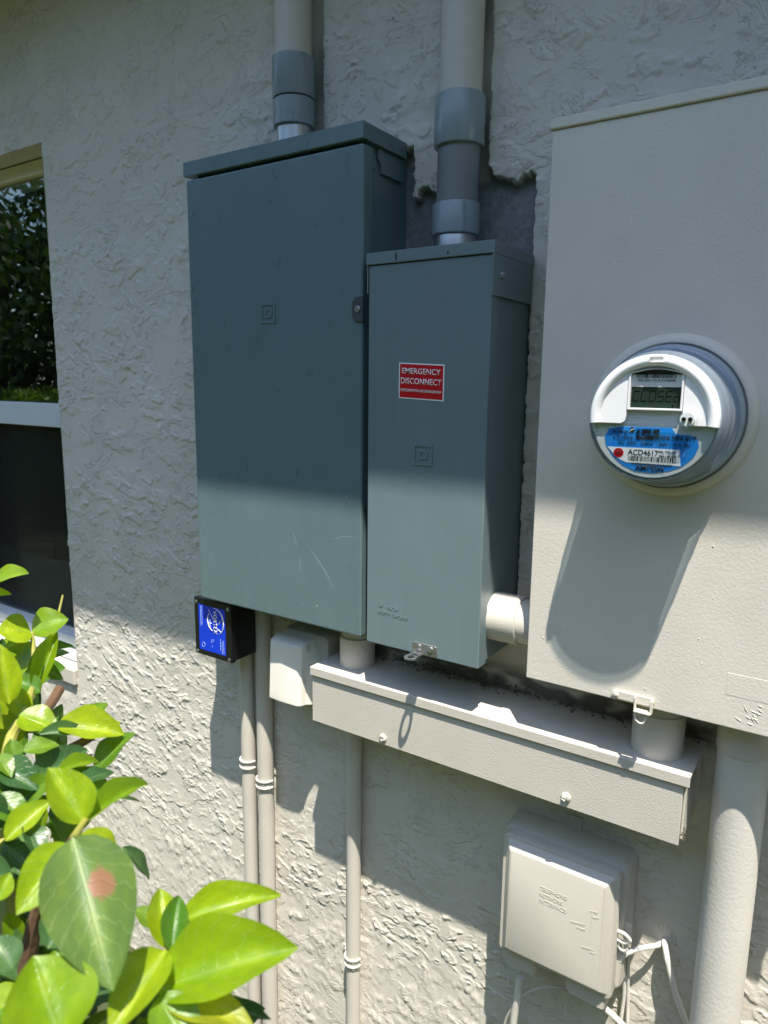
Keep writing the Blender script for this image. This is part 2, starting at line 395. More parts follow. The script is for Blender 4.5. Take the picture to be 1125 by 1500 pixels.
WX0, WZT, WZB = -1.932, .636, -.905          # right edge, top and bottom of the window opening
def stucco(X, Z):
    wx = .014*pn(X*9, Z*9, 1)+.006*pn(X*30, Z*30, 2); wz = .014*pn(X*9, Z*9, 3)+.006*pn(X*30, Z*30, 4)
    U = X+wx; V = Z+wz+.10*X
    low = sst(-.35, -.75, Z)
    smooth_patch = sst(-1.10, -1.06, X)*sst(-1.17, -1.02, Z+.03*pn(X*8, Z*8, 20))*sst(-.55, -.70, Z)*sst(-.10, -.14, X)*.85
    def steps(v, wr, seed):
        # flat trowelled plateaus at uneven levels, with sharp risers along the contours of v and a bead on them
        gz, gx = np.gradient(v, Z[:, 0], X[0, :]); g_ = np.sqrt(gx*gx+gz*gz)+1e-3
        r_ = np.round(v); d = (v-r_)/g_; ri = r_.astype(np.int64)
        L_ = np.random.RandomState(seed).uniform(0, 1, 64); L_[::2] *= .35
        a_ = L_[(ri-1) % 64]; b_ = L_[ri % 64]
        return a_+(b_-a_)*sst(-wr, wr, d), np.exp(-(d/(wr*1.25))**2)
    n1 = pn(U*8.5, V*17, 5)+.50*pn(U*21, V*38, 6)+.20*pn(U*60, V*90, 7)+.08*pn(U*140, V*180, 25)
    n2 = pn(U*12+9, V*14, 8)+.5*pn(U*31, V*35, 9)+.2*pn(U*80, V*85, 24)
    l1, b1 = steps(n1*2.0+.2, .0015, 3); l2, b2 = steps(n2*1.7+.35, .0015, 5)
    m1 = sst(-.12, .10, pn(X*6, Z*8, 10)+.6*pn(X*20, Z*24, 11)+.22*low)
    m2 = sst(-.02, .16, pn(X*8+5, Z*8, 12)+.6*pn(X*24, Z*24, 13)+.12*low)
    bm_ = sst(-.25, .25, pn(X*45, Z*45, 26))
    k_ = 1-.75*smooth_patch
    h = k_*(m1*((.0042-.0022*low)*l1+(.0014+.0009*low)*b1*bm_)+m2*((.0032-.0017*low)*l2+(.0009+.0012*low)*b2*bm_))
    h += (.00018+.00022*low)*m1*(pn(X*130, Z*150, 14)+.6*pn(X*260, Z*280, 15))
    h += .0025*pn(X*3, Z*3, 16)
    # stucco cut away round the boxes and pipes: bare block behind
    j = .009*pn(X*26, Z*26, 17)+.009*pn(X*70, Z*70, 18)+.006*pn(X*150, Z*150, 27)
    def inside(x0, x1, z0, z1, jj=1.0, s=.003):
        return sst(x0-s, x0+s, X+j*jj)*sst(x1+s, x1-s, X+j*jj)*sst(z0-s, z0+s, Z+j*jj)*sst(z1+s, z1-s, Z+j*jj)
    top = .349+.030*sst(-.575, -.592, X)*(X > -.63)+.006*np.sin(X*95)
    rec = inside(-.80, -.503, -.46, 9, .30)*sst(top+.003, top-.003, Z+j*1.2)
    near = inside(-.80, -.49, .30, 9, .5, .012)*sst(.395, .35, Z)
    h = h+.006*near*np.abs(pn(X*45, Z*45, 28)+.5*pn(X*110, Z*110, 29))
    ch1 = inside(-1.045, -.957, .40, 3, .25); ch2 = inside(-.655, -.592, .36, 3, .35)
    ch3 = inside(-1.23, -.745, -.46, .43, .6)
    rec = np.maximum(rec, ch3); ch = np.maximum(ch1, ch2)
    y = -h
    edge = np.maximum(rec, ch)
    y = y*(1-edge)+edge*(.020+.0012*pn(X*60, Z*60, 19)+.0006*pn(X*200, Z*200, 21))
    # chewed broken rim
    bare = rec*(1-ch)
    dark_tint = sst(-.60, -.565, Z)*sst(-.505, -.545, Z)*sst(-.9, -.86, X)*sst(-.12, -.16, X)*sst(-.6, .1, pn(X*25, Z*60, 22))*.8  # dirt and shadow above the trough, painted together as one dark band
    dark_tint = np.maximum(dark_tint, ch*.45*sst(-.1, .3, pn(X*30, Z*6, 23)))  # streaky darkening inside the pipe channels
    return y, np.clip(bare, 0, 1), dark_tint
xs = [0.16]
while xs[-1] > WX0: xs.append(xs[-1]-(.0021+.0006*min(1.93, max(0, -xs[-1]))))
xs = np.array(xs[::-1]); xs[0] = WX0
zs = np.concatenate([np.arange(GZ, -1.25, .006), np.arange(-1.25, .72, .00245), np.arange(.72, 1.10, .003), [1.10]])
Xg, Zg = np.meshgrid(xs, zs); Yg, Bg, Gg = stucco(Xg, Zg)
# soft arris at the window opening
ar = np.clip(1-(Xg-WX0)/.006, 0, 1)*((Zg < WZT) & (Zg > WZB)); Yg = Yg+.004*ar*ar
nx, nz = len(xs), len(zs)
# left of the hi-res block: above and below the window, coarser
xl = np.concatenate([np.arange(-2.6, WX0-.003, .0045), [WX0]])
def sheet(x_, z_):
    X, Z = np.meshgrid(x_, z_); Y, B, G = stucco(X, Z); return X, Y, Z, B, G
blocks = [(Xg, Yg, Zg, Bg, Gg)]
zt = np.concatenate([[WZT], np.arange(WZT+.004, 1.10, .0045), [1.10]]); blocks.append(sheet(xl, zt))
zb = np.concatenate([np.arange(GZ, WZB-.004, .009), [WZB]]); blocks.append(sheet(xl, zb))
xf = np.linspace(-9, -2.6, 8); blocks.append(sheet(xf, np.linspace(GZ, 1.10, 20)))
xr = np.linspace(.16, 5, 24); blocks.append(sheet(xr, np.linspace(GZ, 1.10, 40)))
V = []; F = []; Bv = []; Gv = []; o = 0
for X, Y, Z, B, G in blocks:
    nzz, nxx = X.shape
    V.append(np.stack([X, Y, Z], -1).reshape(-1, 3)); Bv.append(B.ravel()); Gv.append(G.ravel())
    idx = np.arange(nzz*nxx).reshape(nzz, nxx)+o
    F.append(np.stack([idx[:-1, :-1], idx[:-1, 1:], idx[1:, 1:], idx[1:, :-1]], -1).reshape(-1, 4)); o += nzz*nxx
V = np.concatenate(V); F = np.concatenate(F)
HOUSE = thing('stucco_house', (-1.0, 0, GZ), 'beige stucco house wall with rough trowelled texture and a white window', 'house')
off = world_of(HOUSE)
me = bpy.data.meshes.new('wall'); me.vertices.add(len(V)); me.vertices.foreach_set('co', (V-np.array(off)).astype(np.float32).ravel())
me.loops.add(F.size); me.loops.foreach_set('vertex_index', F.astype(np.int32).ravel())
me.polygons.add(len(F)); me.polygons.foreach_set('loop_start', np.arange(0, F.size, 4, dtype=np.int32))
me.polygons.foreach_set('loop_total', np.full(len(F), 4, dtype=np.int32))
me.update(); me.validate(); me.shade_smooth()
for nm, arr in (('bare', Bv), ('dark_tint', Gv)):
    a = me.attributes.new(nm, 'FLOAT', 'POINT'); a.data.foreach_set('value', np.concatenate(arr).astype(np.float32))
me.materials.append(MAT['stucco']); wo = bpy.data.objects.new('wall', me); COL.objects.link(wo); wo.parent = HOUSE
# opening reveals, roof overhang
mb = MB()
mb.add([(-3.6, .0, WZT), (WX0, .0, WZT), (WX0, .16, WZT), (-3.6, .16, WZT)], [(0, 1, 2, 3)])
mb.add([(WX0, .001, WZB), (WX0, .16, WZB), (WX0, .16, WZT), (WX0, .001, WZT)], [(0, 1, 2, 3)])
mb.build('window_reveal', 'stucco', HOUSE)
ro = MB()
EY, EZ = -.55, -.66+3.35*.55
ro.box(-9, 5, EY+.021, .3, EZ+.004, EZ+.05)
sf = ro.build('soffit', 'soffit', HOUSE)
ro = MB(); ro.box(-9, 5, EY-.001, EY+.02, EZ, EZ+.18); ro.build('fascia', 'soffit', HOUSE)
ro = MB(); ro.add([(-9, EY-.06, EZ+.17), (5, EY-.06, EZ+.17), (5, 4, EZ+1.9), (-9, 4, EZ+1.9)], [(0, 1, 2, 3)]); ro.build('roof', 'roof', HOUSE)
fr = MB(); fr.box(-9, 5, -.004, .16, 1.098, EZ+.004); fr.build('frieze', 'stucco', HOUSE)
# window
WL = -3.55
win = MB(); win.box(WL, WX0-.004, .115, .135, .575, WZT-.002)
WN = win.build('window', 'frame', HOUSE, bevel=.002)
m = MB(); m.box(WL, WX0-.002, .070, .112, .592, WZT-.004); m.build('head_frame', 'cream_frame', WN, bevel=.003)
m = MB(); m.box(WL, WX0-.002, .060, .105, -.140, -.068); m.build('meeting_rail', 'frame', WN, bevel=.003)
m = MB(); m.box(WL, WX0-.002, .100, .118, -.160, -.142); m.build('screen_rail', 'bronze', WN)
m = MB(); m.box(WL, WX0-.002, .045, .060, -.835, -.80); m.box(WL, WX0-.002, .030, .060, -.872, -.842); m.box(WL, WX0-.002, .06, .12, -.872, -.80)
m.build('bottom_track', 'frame', WN, bevel=.003)
m = MB(); m.box(WX0-.045, WX0-.003, .085, .125, -.80, -.142); m.build('jamb', 'bronze', WN)
m = MB(); m.box(WL, WX0-.002, .088, .092, -.068, .592); m.build('pane', 'pane', WN)
m = MB(); m.box(WL, WX0-.046, .106, .110, -.80, -.142); m.build('pane', 'pane', WN)
m = MB(); m.box(WL, WX0-.046, .0955, .0965, -.80, -.142); m.build('insect_screen', 'screen', WN)
m = MB(); m.box(WL-.05, WX0-.001, -.012, .06, WZB-.02, WZB+.03); m.build('sill', 'trough', WN, bevel=.004)
# the dim room behind the glass
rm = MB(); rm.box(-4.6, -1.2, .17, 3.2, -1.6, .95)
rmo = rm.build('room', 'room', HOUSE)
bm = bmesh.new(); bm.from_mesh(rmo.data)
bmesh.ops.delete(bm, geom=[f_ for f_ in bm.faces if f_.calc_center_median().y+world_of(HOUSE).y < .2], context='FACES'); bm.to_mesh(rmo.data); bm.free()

_c = at(62, 800, .42); CHX, CHY, CHT = _c.x-.12, .62, _c.z
CH = thing('wicker_armchair', (CHX, CHY, -1.6), 'grey wicker armchair with rounded back behind the window glass', 'armchair')
arc = [Vector((CHX+.34*math.cos(a), .62+.30*math.sin(a), 0)) for a in np.linspace(math.radians(-200), math.radians(20), 17)]
m = MB()
rings = []
for p in arc:
    c = Vector((CHX, CHY, 0)); d = (p-c).normalized(); zt_ = CHT-.02-.14*abs(math.sin((math.atan2(d.y, d.x)+math.pi/2)/2))
    rings.append([p+Vector((0, 0, CHT-.70)), p+Vector((0, 0, zt_)), p+d*.05+Vector((0, 0, zt_+.015)), p+d*.05+Vector((0, 0, CHT-.70))])
m.loft(rings); m.build('backrest', 'wicker', CH)
m = MB(); m.box(CHX-.28, CHX+.28, CHY-.2, CHY+.24, CHT-.70, CHT-.58); m.build('seat', 'wicker', CH, bevel=.03)
m = MB(); m.tube([p+Vector((0, 0, CHT-.01-.14*abs(math.sin((math.atan2((p-Vector((CHX,CHY,0))).y, (p-Vector((CHX,CHY,0))).x)+math.pi/2)/2)))) for p in arc], .028, 10); m.build('rim', 'wicker', CH)
for sx in (-.24, .24):
    for sy in (-.2, .2):
        m = MB(); m.tube([(CHX+sx, CHY+sy, CHT-.70), (CHX+sx*1.1, CHY+sy*1.1, -1.6)], [.022, .016], 10); m.build('leg', 'wicker', CH)

# ------------------------------------------------------------------ big electrical panel
def emblem(parent, mat, px0, px1, py0, py1, Y):
    a = at(px0, py0, Y); b = at(px1, py1, Y); x0, x1, z1, z0 = a.x, b.x, a.z, b.z
    h = .0016; t = (x1-x0)*.10
    def ringp(x0, x1, z0, z1, t, cut=0):
        out = [(x0, z0), (x1-cut, z0), (x1, z0+cut), (x1, z1-cut), (x1-cut, z1), (x0, z1)]
        inn = [(x0+t, z0+t), (x1-t-cut*.8, z0+t), (x1-t, z0+t+cut*.8), (x1-t, z1-t-cut*.8), (x1-t-cut*.8, z1-t), (x0+t, z1-t)]
        m = MB(); n = len(out)
        v = [(p[0], Y-h, p[1]) for p in out]+[(p[0], Y-h, p[1]) for p in inn]+[(p[0], Y+.001, p[1]) for p in out]+[(p[0], Y+.001, p[1]) for p in inn]
        f = []
        for i in range(n):
            j = (i+1) % n
            f += [(i, j, n+j, n+i), (i, 2*n+i, 2*n+j, j), (n+i, n+j, 3*n+j, 3*n+i)]
        m.add(v, f); return m
    e = ringp(x0, x1, z0, z1, t).build('emblem', mat, parent, bevel=.0006)
    q = (x1-x0)*.26
    ringp(x0+q, x1-q*.95, z0+q, z1-q, t*1.15, (x1-x0)*.10).build('letter_d', mat, e, bevel=.0006)
    return e
PX0, PX1, PZ0, PZ1, PY = -1.206, -.760, -.4795, .441, -.139
PANEL = thing('electrical_panel', ((PX0+PX1)/2, 0, PZ0), 'large dark grey metal breaker panel on the stucco wall', 'electrical panel')
m = MB(); m.box(PX0+.006, PX1-.010, -.112, .018, PZ0+.008, .432); m.build('body', 'enamel', PANEL, bevel=.002)
m = MB()
# door: folded pan with rounded vertical edges
m.box(PX0, PX1+.001, PY, -.108, PZ0, .4068); dr = m.build('door', 'enamel', PANEL, bevel=.0045, seg=3)
m = MB(); m.box(PX0-.003, PX1+.003, -.1425, -.002, .4130, PZ1); m.build('hood', 'enamel', PANEL, bevel=.0015)
m = MB(); m.prism([(-.085, .4125), (-.002, .4125), (-.002, .372), (-.075, .372), (-.075, .385), (-.085, .395)], PX1-.0095, PX1-.004, 'x'); m.build('hood_flange', 'enamel', PANEL, bevel=.001)
m = MB(); m.box(PX1-.0095, PX1-.007, -.106, -.088, .375, .402); m.build('hinge_tab', 'enamel', PANEL, bevel=.001)
a = at(517, 436, PY); b = at(533, 470, PY); zc = (a.z+b.z)/2
m = MB(); hh = (a.z-b.z)/2; m.prism([(a.x, zc+hh*.6), (a.x+.006, zc+hh), (b.x, zc+hh*1.1), (b.x, zc-hh*1.1), (a.x+.006, zc-hh), (a.x, zc-hh*.6)], PY-.0035, PY+.001); lt = m.build('latch', 'enamel_dark', PANEL, bevel=.001)
m = MB(); m.lathe((b.x-.011, PY-.003, zc), (0, -1, 0), [(0, .0058), (.002, .0058), (.003, .0045)], 20); m.box(b.x-.0118, b.x-.0102, PY-.0064, PY-.0055, zc-.0045, zc+.0045); m.build('latch_screw', 'dull_steel', lt)
emblem(PANEL, 'enamel', 383, 404, 445, 473, PY)
rnd = random.Random(4)
def scratch(parent, pxs, Y, wd=.0007):
    P = spline([at(x, y, Y-.0002) for x, y in pxs], 6); L = []; Rr = []
    for i, p in enumerate(P):
        t = (P[min(i+1, len(P)-1)]-P[max(0, i-1)]).normalized(); nrm = Vector((t.z, 0, -t.x))*wd*(math.sin(math.pi*(i+.3)/(len(P)))+.15)
        L.append(p+nrm*.5); Rr.append(p-nrm*.5)
    m = MB(); k = len(P); m.add(L+Rr, [(i, i+1, k+i+1, k+i) for i in range(k-1)]); m.build('scratch', 'scratch', parent)
scratch(PANEL, [(448, 796), (462, 815), (478, 840), (489, 865)], PY, .0011)
scratch(PANEL, [(428, 775), (432, 790), (436, 803)], PY)
scratch(PANEL, [(438, 815), (441, 838)], PY)
scratch(PANEL, [(484, 790), (505, 786), (525, 788)], PY, .0006)
scratch(PANEL, [(346, 858), (352, 868)], PY)
scratch(PANEL, [(383, 810), (385, 822)], PY, .0006)
scratch(PANEL, [(462, 889), (466, 886)], PY, .0016)
scratch(PANEL, [(510, 726), (506, 729)], PY, .0010)

# ------------------------------------------------------------------ disconnect box
DX0, DX1, DZ0, DZ1, DY = -.7346, -.4995, -.4761, .2209, -.1558
DISC = thing('disconnect_box', ((DX0+DX1)/2, 0, DZ0), 'narrow grey metal disconnect box with a red emergency sticker', 'disconnect box')
m = MB(); m.box(DX0+.004, DX1-.004, -.128, .018, DZ0+.004, .215); m.build('body', 'enamel2', DISC, bevel=.0015)
m = MB(); m.box(DX0+.001, DX1-.001, DY, -.1265, DZ0, .2005); m.build('cover', 'enamel2', DISC, bevel=.0022, seg=3)
m = MB(); m.box(DX0-.003, DX1+.0025, DY-.0035, -.002, .2015, DZ1); cap = m.build('cap', 'enamel2', DISC, bevel=.0012)
m = MB(); m.prism([(DY-.003, .2020), (-.004, .2020), (-.004, .139), (DY-.003, .139)], DX1-.0008, DX1+.0018, 'x'); m.build('cap_side', 'enamel2', cap, bevel=.0006)
m = MB(); m.box(DX0-.0025, DX0-.0005, DY, DY+.012, .155, .202); m.build('cap_tab', 'dull_steel', cap)
p = proj = at(735, 393, -.1); sx_ = DX1+.0018
m = MB(); m.lathe((sx_, -.128, .172), (1, 0, 0), [(0, .006), (.0025, .006), (.004, .004)], 16); m.lathe((sx_+.004, -.128, .172), (1, 0, 0), [(0, .0035), (.0015, .0032)], 6); m.build('screw', 'zinc', cap)
for px_, hgt in ((580, .006), (656, .0022)):
    q = at(px_, 376 if px_ == 580 else 370, DY-.0037); m = MB(); m.box(q.x-.0012, q.x+.0012, DY-.0042, DY-.003, q.z-hgt, q.z+hgt); m.build('punch_mark', 'gap', cap)
emblem(DISC, 'enamel2', 606, 633, 650, 683, DY)
# sticker
c4 = [at(*q, DY-.0004) for q in ((586, 531), (652, 534), (649, 588), (583, 583))]
sxa, sxb = (c4[0].x+c4[3].x)/2, (c4[1].x+c4[2].x)/2; sza, szb = (c4[3].z+c4[2].z)/2, (c4[0].z+c4[1].z)/2; TL = -.045
def tilted(x0, x1, z0, z1, y0, y1, tl, cx):
    return [(x0, y0, z0+tl*(x0-cx)), (x1, y0, z0+tl*(x1-cx)), (x1, y0, z1+tl*(x1-cx)), (x0, y0, z1+tl*(x0-cx)),
            (x0, y1, z0+tl*(x0-cx)), (x1, y1, z0+tl*(x1-cx)), (x1, y1, z1+tl*(x1-cx)), (x0, y1, z1+tl*(x0-cx))]
BF = [(0, 1, 2, 3), (4, 7, 6, 5), (0, 4, 5, 1), (1, 5, 6, 2), (2, 6, 7, 3), (3, 7, 4, 0)]
cxs = (sxa+sxb)/2
m = MB(); m.add(tilted(sxa, sxb, sza, szb, DY-.0006, DY+.0005, TL, cxs), BF); st = m.build('warning_sticker', 'white_print', DISC, smooth=False)
m = MB(); b_ = .0020; m.add(tilted(sxa+b_, sxb-b_, sza+b_, szb-b_, DY-.0010, DY-.0004, TL, cxs), BF); m.build('red_field', 'red', st, smooth=False)
W_ = sxb-sxa; H_ = szb-sza
for s_, u0, u1, v0, v1, bd in (('EMERGENCY', .075, .925, .70, .86, .004), ('DISCONNECT', .05, .95, .42, .585, .004), ('DESCONEXIÓN DE EMERGENCIA', .05, .95, .205, .295, .006), ('EMD-01-R', .80, .95, .06, .085, .0)):
    if s_.startswith('EMD'): continue
    text_part(s_, 'lettering', 'white_print', st, sxa+W_*u0, sxa+W_*u1, sza+H_*v0, sza+H_*v1, DY-.0013, .0003, TL, bd)
# stamped characters, too worn to read: short raised strokes in two rows
m = MB()
for row, (pa, pb) in enumerate((((556, 886), (584, 894)), ((554, 895), (599, 908)))):
    A = at(*pa, DY); B = at(*pb, DY); k = 9 if row == 0 else 15
    for i in range(k):
        if rnd.random() < .16: continue
        x = A.x+(B.x-A.x)*i/k; z = A.z+(B.z-A.z)*i/k; wd = (B.x-A.x)/k*.62
        m.box(x, x+wd*.3, DY-.0009, DY+.0003, z-.003, z+.003)
        m.box(x+wd*.33, x+wd, DY-.0009, DY+.0003, z+rnd.choice((-.003, -.0005, .002)), z+.0029)
m.build('stamped_mark', 'enamel2', DISC)
# hasp with its ring tab
a = at(604, 938, DY-.002); b = at(639, 962, DY-.002)
m = MB(); m.prism(rrect(a.x, b.x, b.z-.003, a.z-.002, .004), DY-.0022, DY+.0005); hs = m.build('hasp', 'dull_steel', DISC, bevel=.0006)
for fx in (.28, .76):
    m = MB(); m.lathe((a.x+(b.x-a.x)*fx, DY-.002, (a.z+b.z)/2), (0, -1, 0), [(0, .0062), (.0015, .0058), (.0028, .003)], 18); m.build('rivet', 'zinc', hs)
# a flat eye standing out from the wall, seen edge-on from above
rc = Vector((a.x+.010, DY-.022, b.z-.0035)); m = MB(); out = []; 
NS = 28
def eye(rad, stretch, dz):
    return [Vector((rc.x+rad*math.cos(t), rc.y+rad*stretch*math.sin(t), rc.z+dz)) for t in np.linspace(0, 2*math.pi, NS, endpoint=False)]
rg = [eye(.0115, 1.25, .0012), eye(.0062, 1.25, .0012), eye(.0062, 1.25, -.0012), eye(.0115, 1.25, -.0012)]
v = [p for r_ in rg for p in r_]; f = []
for k in range(4):
    for i in range(NS): f.append((k*NS+i, k*NS+(i+1) % NS, ((k+1) % 4)*NS+(i+1) % NS, ((k+1) % 4)*NS+i))
m.add(v, f); m.build('padlock_eye', 'zinc', hs)
m = MB(); m.box(rc.x-.0105, rc.x+.0105, DY-.012, DY+.0005, rc.z-.0012, rc.z+.0012); m.build('eye_arm', 'zinc', hs)

# ------------------------------------------------------------------ meter cabinet
CX0, CX1, CZ0, CZ1, CY = -.4165, .075, -.4716, .374, -.15
CAB = thing('meter_cabinet', ((CX0+CX1)/2, 0, CZ0), 'tall beige painted metal meter cabinet holding the round meter', 'meter cabinet')
m = MB(); m.box(CX0+.006, CX1-.006, -.146, .012, CZ0+.012, CZ1-.002); m.build('body', 'cabinet', CAB, bevel=.002)
m = MB(); m.box(CX0, CX1, CY, -.1455, CZ0, CZ1-.011); m.build('cover', 'cabinet', CAB, bevel=.0022, seg=3)
m = MB(); m.box(CX0-.003, CX1+.003, CY-.004, -.002, CZ1-.0105, CZ1+.004); m.build('top_flange', 'cabinet', CAB, bevel=.0022)
MX, MZ = -.2245, -.0385
m = MB(); m.lathe((MX, CY+.003, MZ), (0, -1, 0), [(0, .1130), (.004, .1125), (.011, .1095), (.015, .106), (.0155, .100), (.010, .097)], 96); m.build('socket_rim', 'cabinet', CAB, angle=60)
# painted-over label plate and blob
a = at(1066, 985, CY); b = at(1128, 1032, CY)
m = MB(); m.box(a.x, CX1-.06, CY-.0003, CY+.0005, b.z, a.z); m.build('painted_label', 'cabinet', CAB, bevel=.0004)
m = MB()
for i in range(12):
    q = at(1105+rnd.gauss(0, 7), 1047+rnd.gauss(0, 8), CY); a_ = rnd.uniform(-1.2, .2); t = Vector((math.cos(a_), 0, math.sin(a_)))*rnd.uniform(.004, .008)
    m.tube([q-t, q+Vector((0, -.0004, 0)), q+t], [.0002, .0006, .0002], 6)
m.build('paint_blister', 'cabinet', CAB)
m = MB()
for i in range(60):
    x = rnd.uniform(CX0+.01, 0); z = rnd.uniform(CZ0+.01, CZ1-.03); r_ = rnd.uniform(.0006, .0016)
    if rnd.random() < .4: z = rnd.uniform(CZ0+.01, -.15)
    if (x-MX)**2+(z-MZ)**2 < .13**2: continue
    m.lathe((x, CY+.0004, z), (0, -1, 0), [(0, r_), (r_*.6, r_*.7), (r_*.9, r_*.2)], 7)
pd = m.build('paint_drip', 'cabinet', CAB); pd['kind'] = 'stuff'
# hasp at the bottom of the cabinet
a = at(896, 1014, CY-.003); b = at(958, 1034, CY-.003)
m = MB(); zc = CZ0+.011
m.prism(rrect(a.x, b.x, zc-.0065, zc+.0065, .006), CY-.0045, CY-.0005); hp = m.build('hasp', 'cabinet', CAB, bevel=.0008)
m = MB(); m.lathe((a.x+.007, CY-.004, zc), (0, -1, 0), [(0, .0045), (.0015, .004), (.0025, .002)], 14); m.build('rivet', 'cabinet', hp)
m = MB(); m.box(b.x-.026, b.x-.002, CY-.016, CY-.004, zc-.016, zc-.0135); m.box(b.x-.028, b.x-.025, CY-.008, CY-.003, zc-.016, zc+.004); m.box(b.x-.004, b.x-.001, CY-.012, CY-.003, zc-.016, zc+.005)
m.build('staple', 'cabinet', hp, bevel=.0006)
m = MB(); m.tube(spline([(b.x-.026, CY-.010, zc-.016), (b.x-.022, CY-.011, zc-.030), (b.x-.012, CY-.011, zc-.032), (b.x-.008, CY-.010, zc-.016)], 5), .0016, 8); m.build('seal_ring', 'cabinet', hp)

# ------------------------------------------------------------------ round electric meter
MET = thing('electric_meter', (MX, CY, MZ), 'round white electric meter with digital display and blue label', 'electric meter')
AX = (0, -1, 0)
MO = (MX, 0, MZ)
m = MB(); m.lathe(MO, AX, [(.150, .097), (.172, .0965), (.180, .0935), (.181, .090)], 96); m.build('base', 'meter_grey', MET, angle=40)
m = MB(); m.lathe(MO, AX, [(.178, .0775), (.2434, .0765)], 64); core = m.build('core', 'meter_grey', MET)
# clear cover: three stepped bands and a front edge
m = MB(); m.lathe(MO, AX, [(.1815, .0925), (.186, .0925), (.188, .0895), (.200, .0888), (.202, .0875), (.222, .0862), (.224, .0850), (.240, .0832), (.247, .0815), (.2495, .0790)], 96, cap=False); m.build('clear_cover', 'smoky', MET, angle=25)
FY = -.2462
m = MB(); m.lathe(MO, AX, [(.2435, .0762), (.2462, .0762)], 64); npl = m.build('nameplate', 'nameplate', MET)
def mp(px, py, Y=-.25): q = at(px, py, Y); return (q.x, q.z)
# blue label shape
bl = [mp(*q, FY) for q in ((893, 627), (912, 625), (985, 627), (990, 636), (1012, 638), (1022, 644), (1024, 655), (1016, 670), (1000, 683), (980, 690), (955, 693), (930, 690), (912, 681), (898, 668), (888, 652), (886, 640))]
m = MB(); m.prism(bl, FY-.0006, FY+.0002); lab = m.build('blue_label', 'skyblue', MET, smooth=False)
A = mp(890, 654, FY); B = mp(996, 659, FY); Cc = mp(997, 683, FY)
m = MB(); m.prism([A, B, Cc, mp(917, 677, FY), mp(905, 671, FY)], FY-.0010, FY-.0004); stk = m.build('white_sticker', 'white_print', lab, smooth=False)
YT = FY-.0013
def mtext(s_, p0, p1, mat, par, bd=0.0, y=YT):     # p0 = lower-left pixel, p1 = upper-right pixel
    a_ = mp(*p0, y); b2 = mp(*p1, y); lo = (a_[1]); hi = (b2[1])
    text_part(s_, 'lettering', mat, par, a_[0], b2[0], lo, max(hi, lo+.002), y, .0002, 0, bd)
def mtextc(s_, cx, cy, wpx, h, mat, par, bd=0.0, y=YT):
    q0 = mp(cx-wpx/2, cy, y); q1 = mp(cx+wpx/2, cy, y); zc_ = mp(cx, cy, y)[1]
    text_part(s_, 'lettering', mat, par, q0[0], q1[0], zc_-h/2, zc_+h/2, y, .0002, 0, bd)
mtextc('ACD4617', 942, 663, 45, .0075, 'black_print', stk, .012)
mtextc('FPL TO-OP', 978, 663, 26, .0034, 'black_print', stk, .01)
mtextc('404-160 600', 978, 668.5, 26, .0032, 'black_print', stk, .01)
mtextc('1NG304984817AMOP', 955, 680.5, 60, .0030, 'black_print', stk, .008)
mtextc('AMI/SSN', 951, 686, 42, .0072, 'black_print', lab, .02)
mtextc('I-210+c', 913, 640, 28, .0058, 'black_print', lab, .004)
mtextc('304 984 817', 993, 642, 54, .0056, 'black_print', lab, .004)
mtextc('CL 200   240V   3W   TA 30', 958, 650, 105, .0038, 'black_print', lab, .0)
mtextc('aclara', 908, 631, 22, .0052, 'black_print', lab, .004)
q = mp(926, 629.5, YT); m = MB(); m.prism([(q[0]+.0034*math.cos(t), q[1]+.0034*math.sin(t)) for t in np.linspace(0, 6.28, 20)[:-1]], YT, YT+.0004); m.build('logo_disc', 'black_print', lab)
m = MB(); m.tube([(q[0]-.003, YT-.0001, q[1]-.002), (q[0], YT-.0001, q[1]+.0004), (q[0]+.003, YT-.0001, q[1]+.001)], .0005, 6); m.build('logo_stroke', 'white_print', lab)
m = MB(); q0 = mp(933, 627.5, YT); q1 = mp(965, 644.5, YT)
for i in range(9):
    x = q0[0]+(q1[0]-q0[0])*i/8; m.box(x-.00022, x+.00022, YT, YT+.0003, q1[1], q0[1])
for i in range(6):
    z = q0[1]+(q1[1]-q0[1])*i/5; m.box(q0[0], q1[0], YT-.0001, YT+.0002, z-.0002, z+.0002)
for i in range(8):
    for j in range(5):
        if rnd.random() < .42:
            x = q0[0]+(q1[0]-q0[0])*(i+.5)/8; z = q0[1]+(q1[1]-q0[1])*(j+.5)/5; m.box(x-.0011, x+.0011, YT-.0001, YT+.0002, z-.0010, z+.0010)
m.build('wiring_grid', 'black_print', lab, smooth=False)
def barcode(par, cx, cy, wpx, h, n, y, mat='black_print', seed=1):
    rr = random.Random(seed); q0 = mp(cx-wpx/2, cy, y)[0]; q1 = mp(cx+wpx/2, cy, y)[0]; zc_ = mp(cx, cy, y)[1]; m = MB(); x = q0; u = (q1-q0)/n
    while x < q1:
        wd = u*rr.choice((.4, .4, .8, 1.2)); m.box(x, min(x+wd, q1), y, y+.0003, zc_-h/2, zc_+h/2); x += wd+u*rr.choice((.4, .5, .9))
    m.build('barcode', mat, par, smooth=False)
barcode(stk, 955, 673, 70, .0065, 44, YT)
q = mp(906, 663, YT); m = MB(); m.prism([(q[0]+.0066*math.cos(t), q[1]+.0062*math.sin(t)) for t in np.linspace(0, 6.28, 26)[:-1]], YT, YT+.0004); rd = m.build('red_dot', 'red', stk)
mtextc('O/D', 906, 663, 9, .0034, 'black_print', rd, .01, YT-.0004)
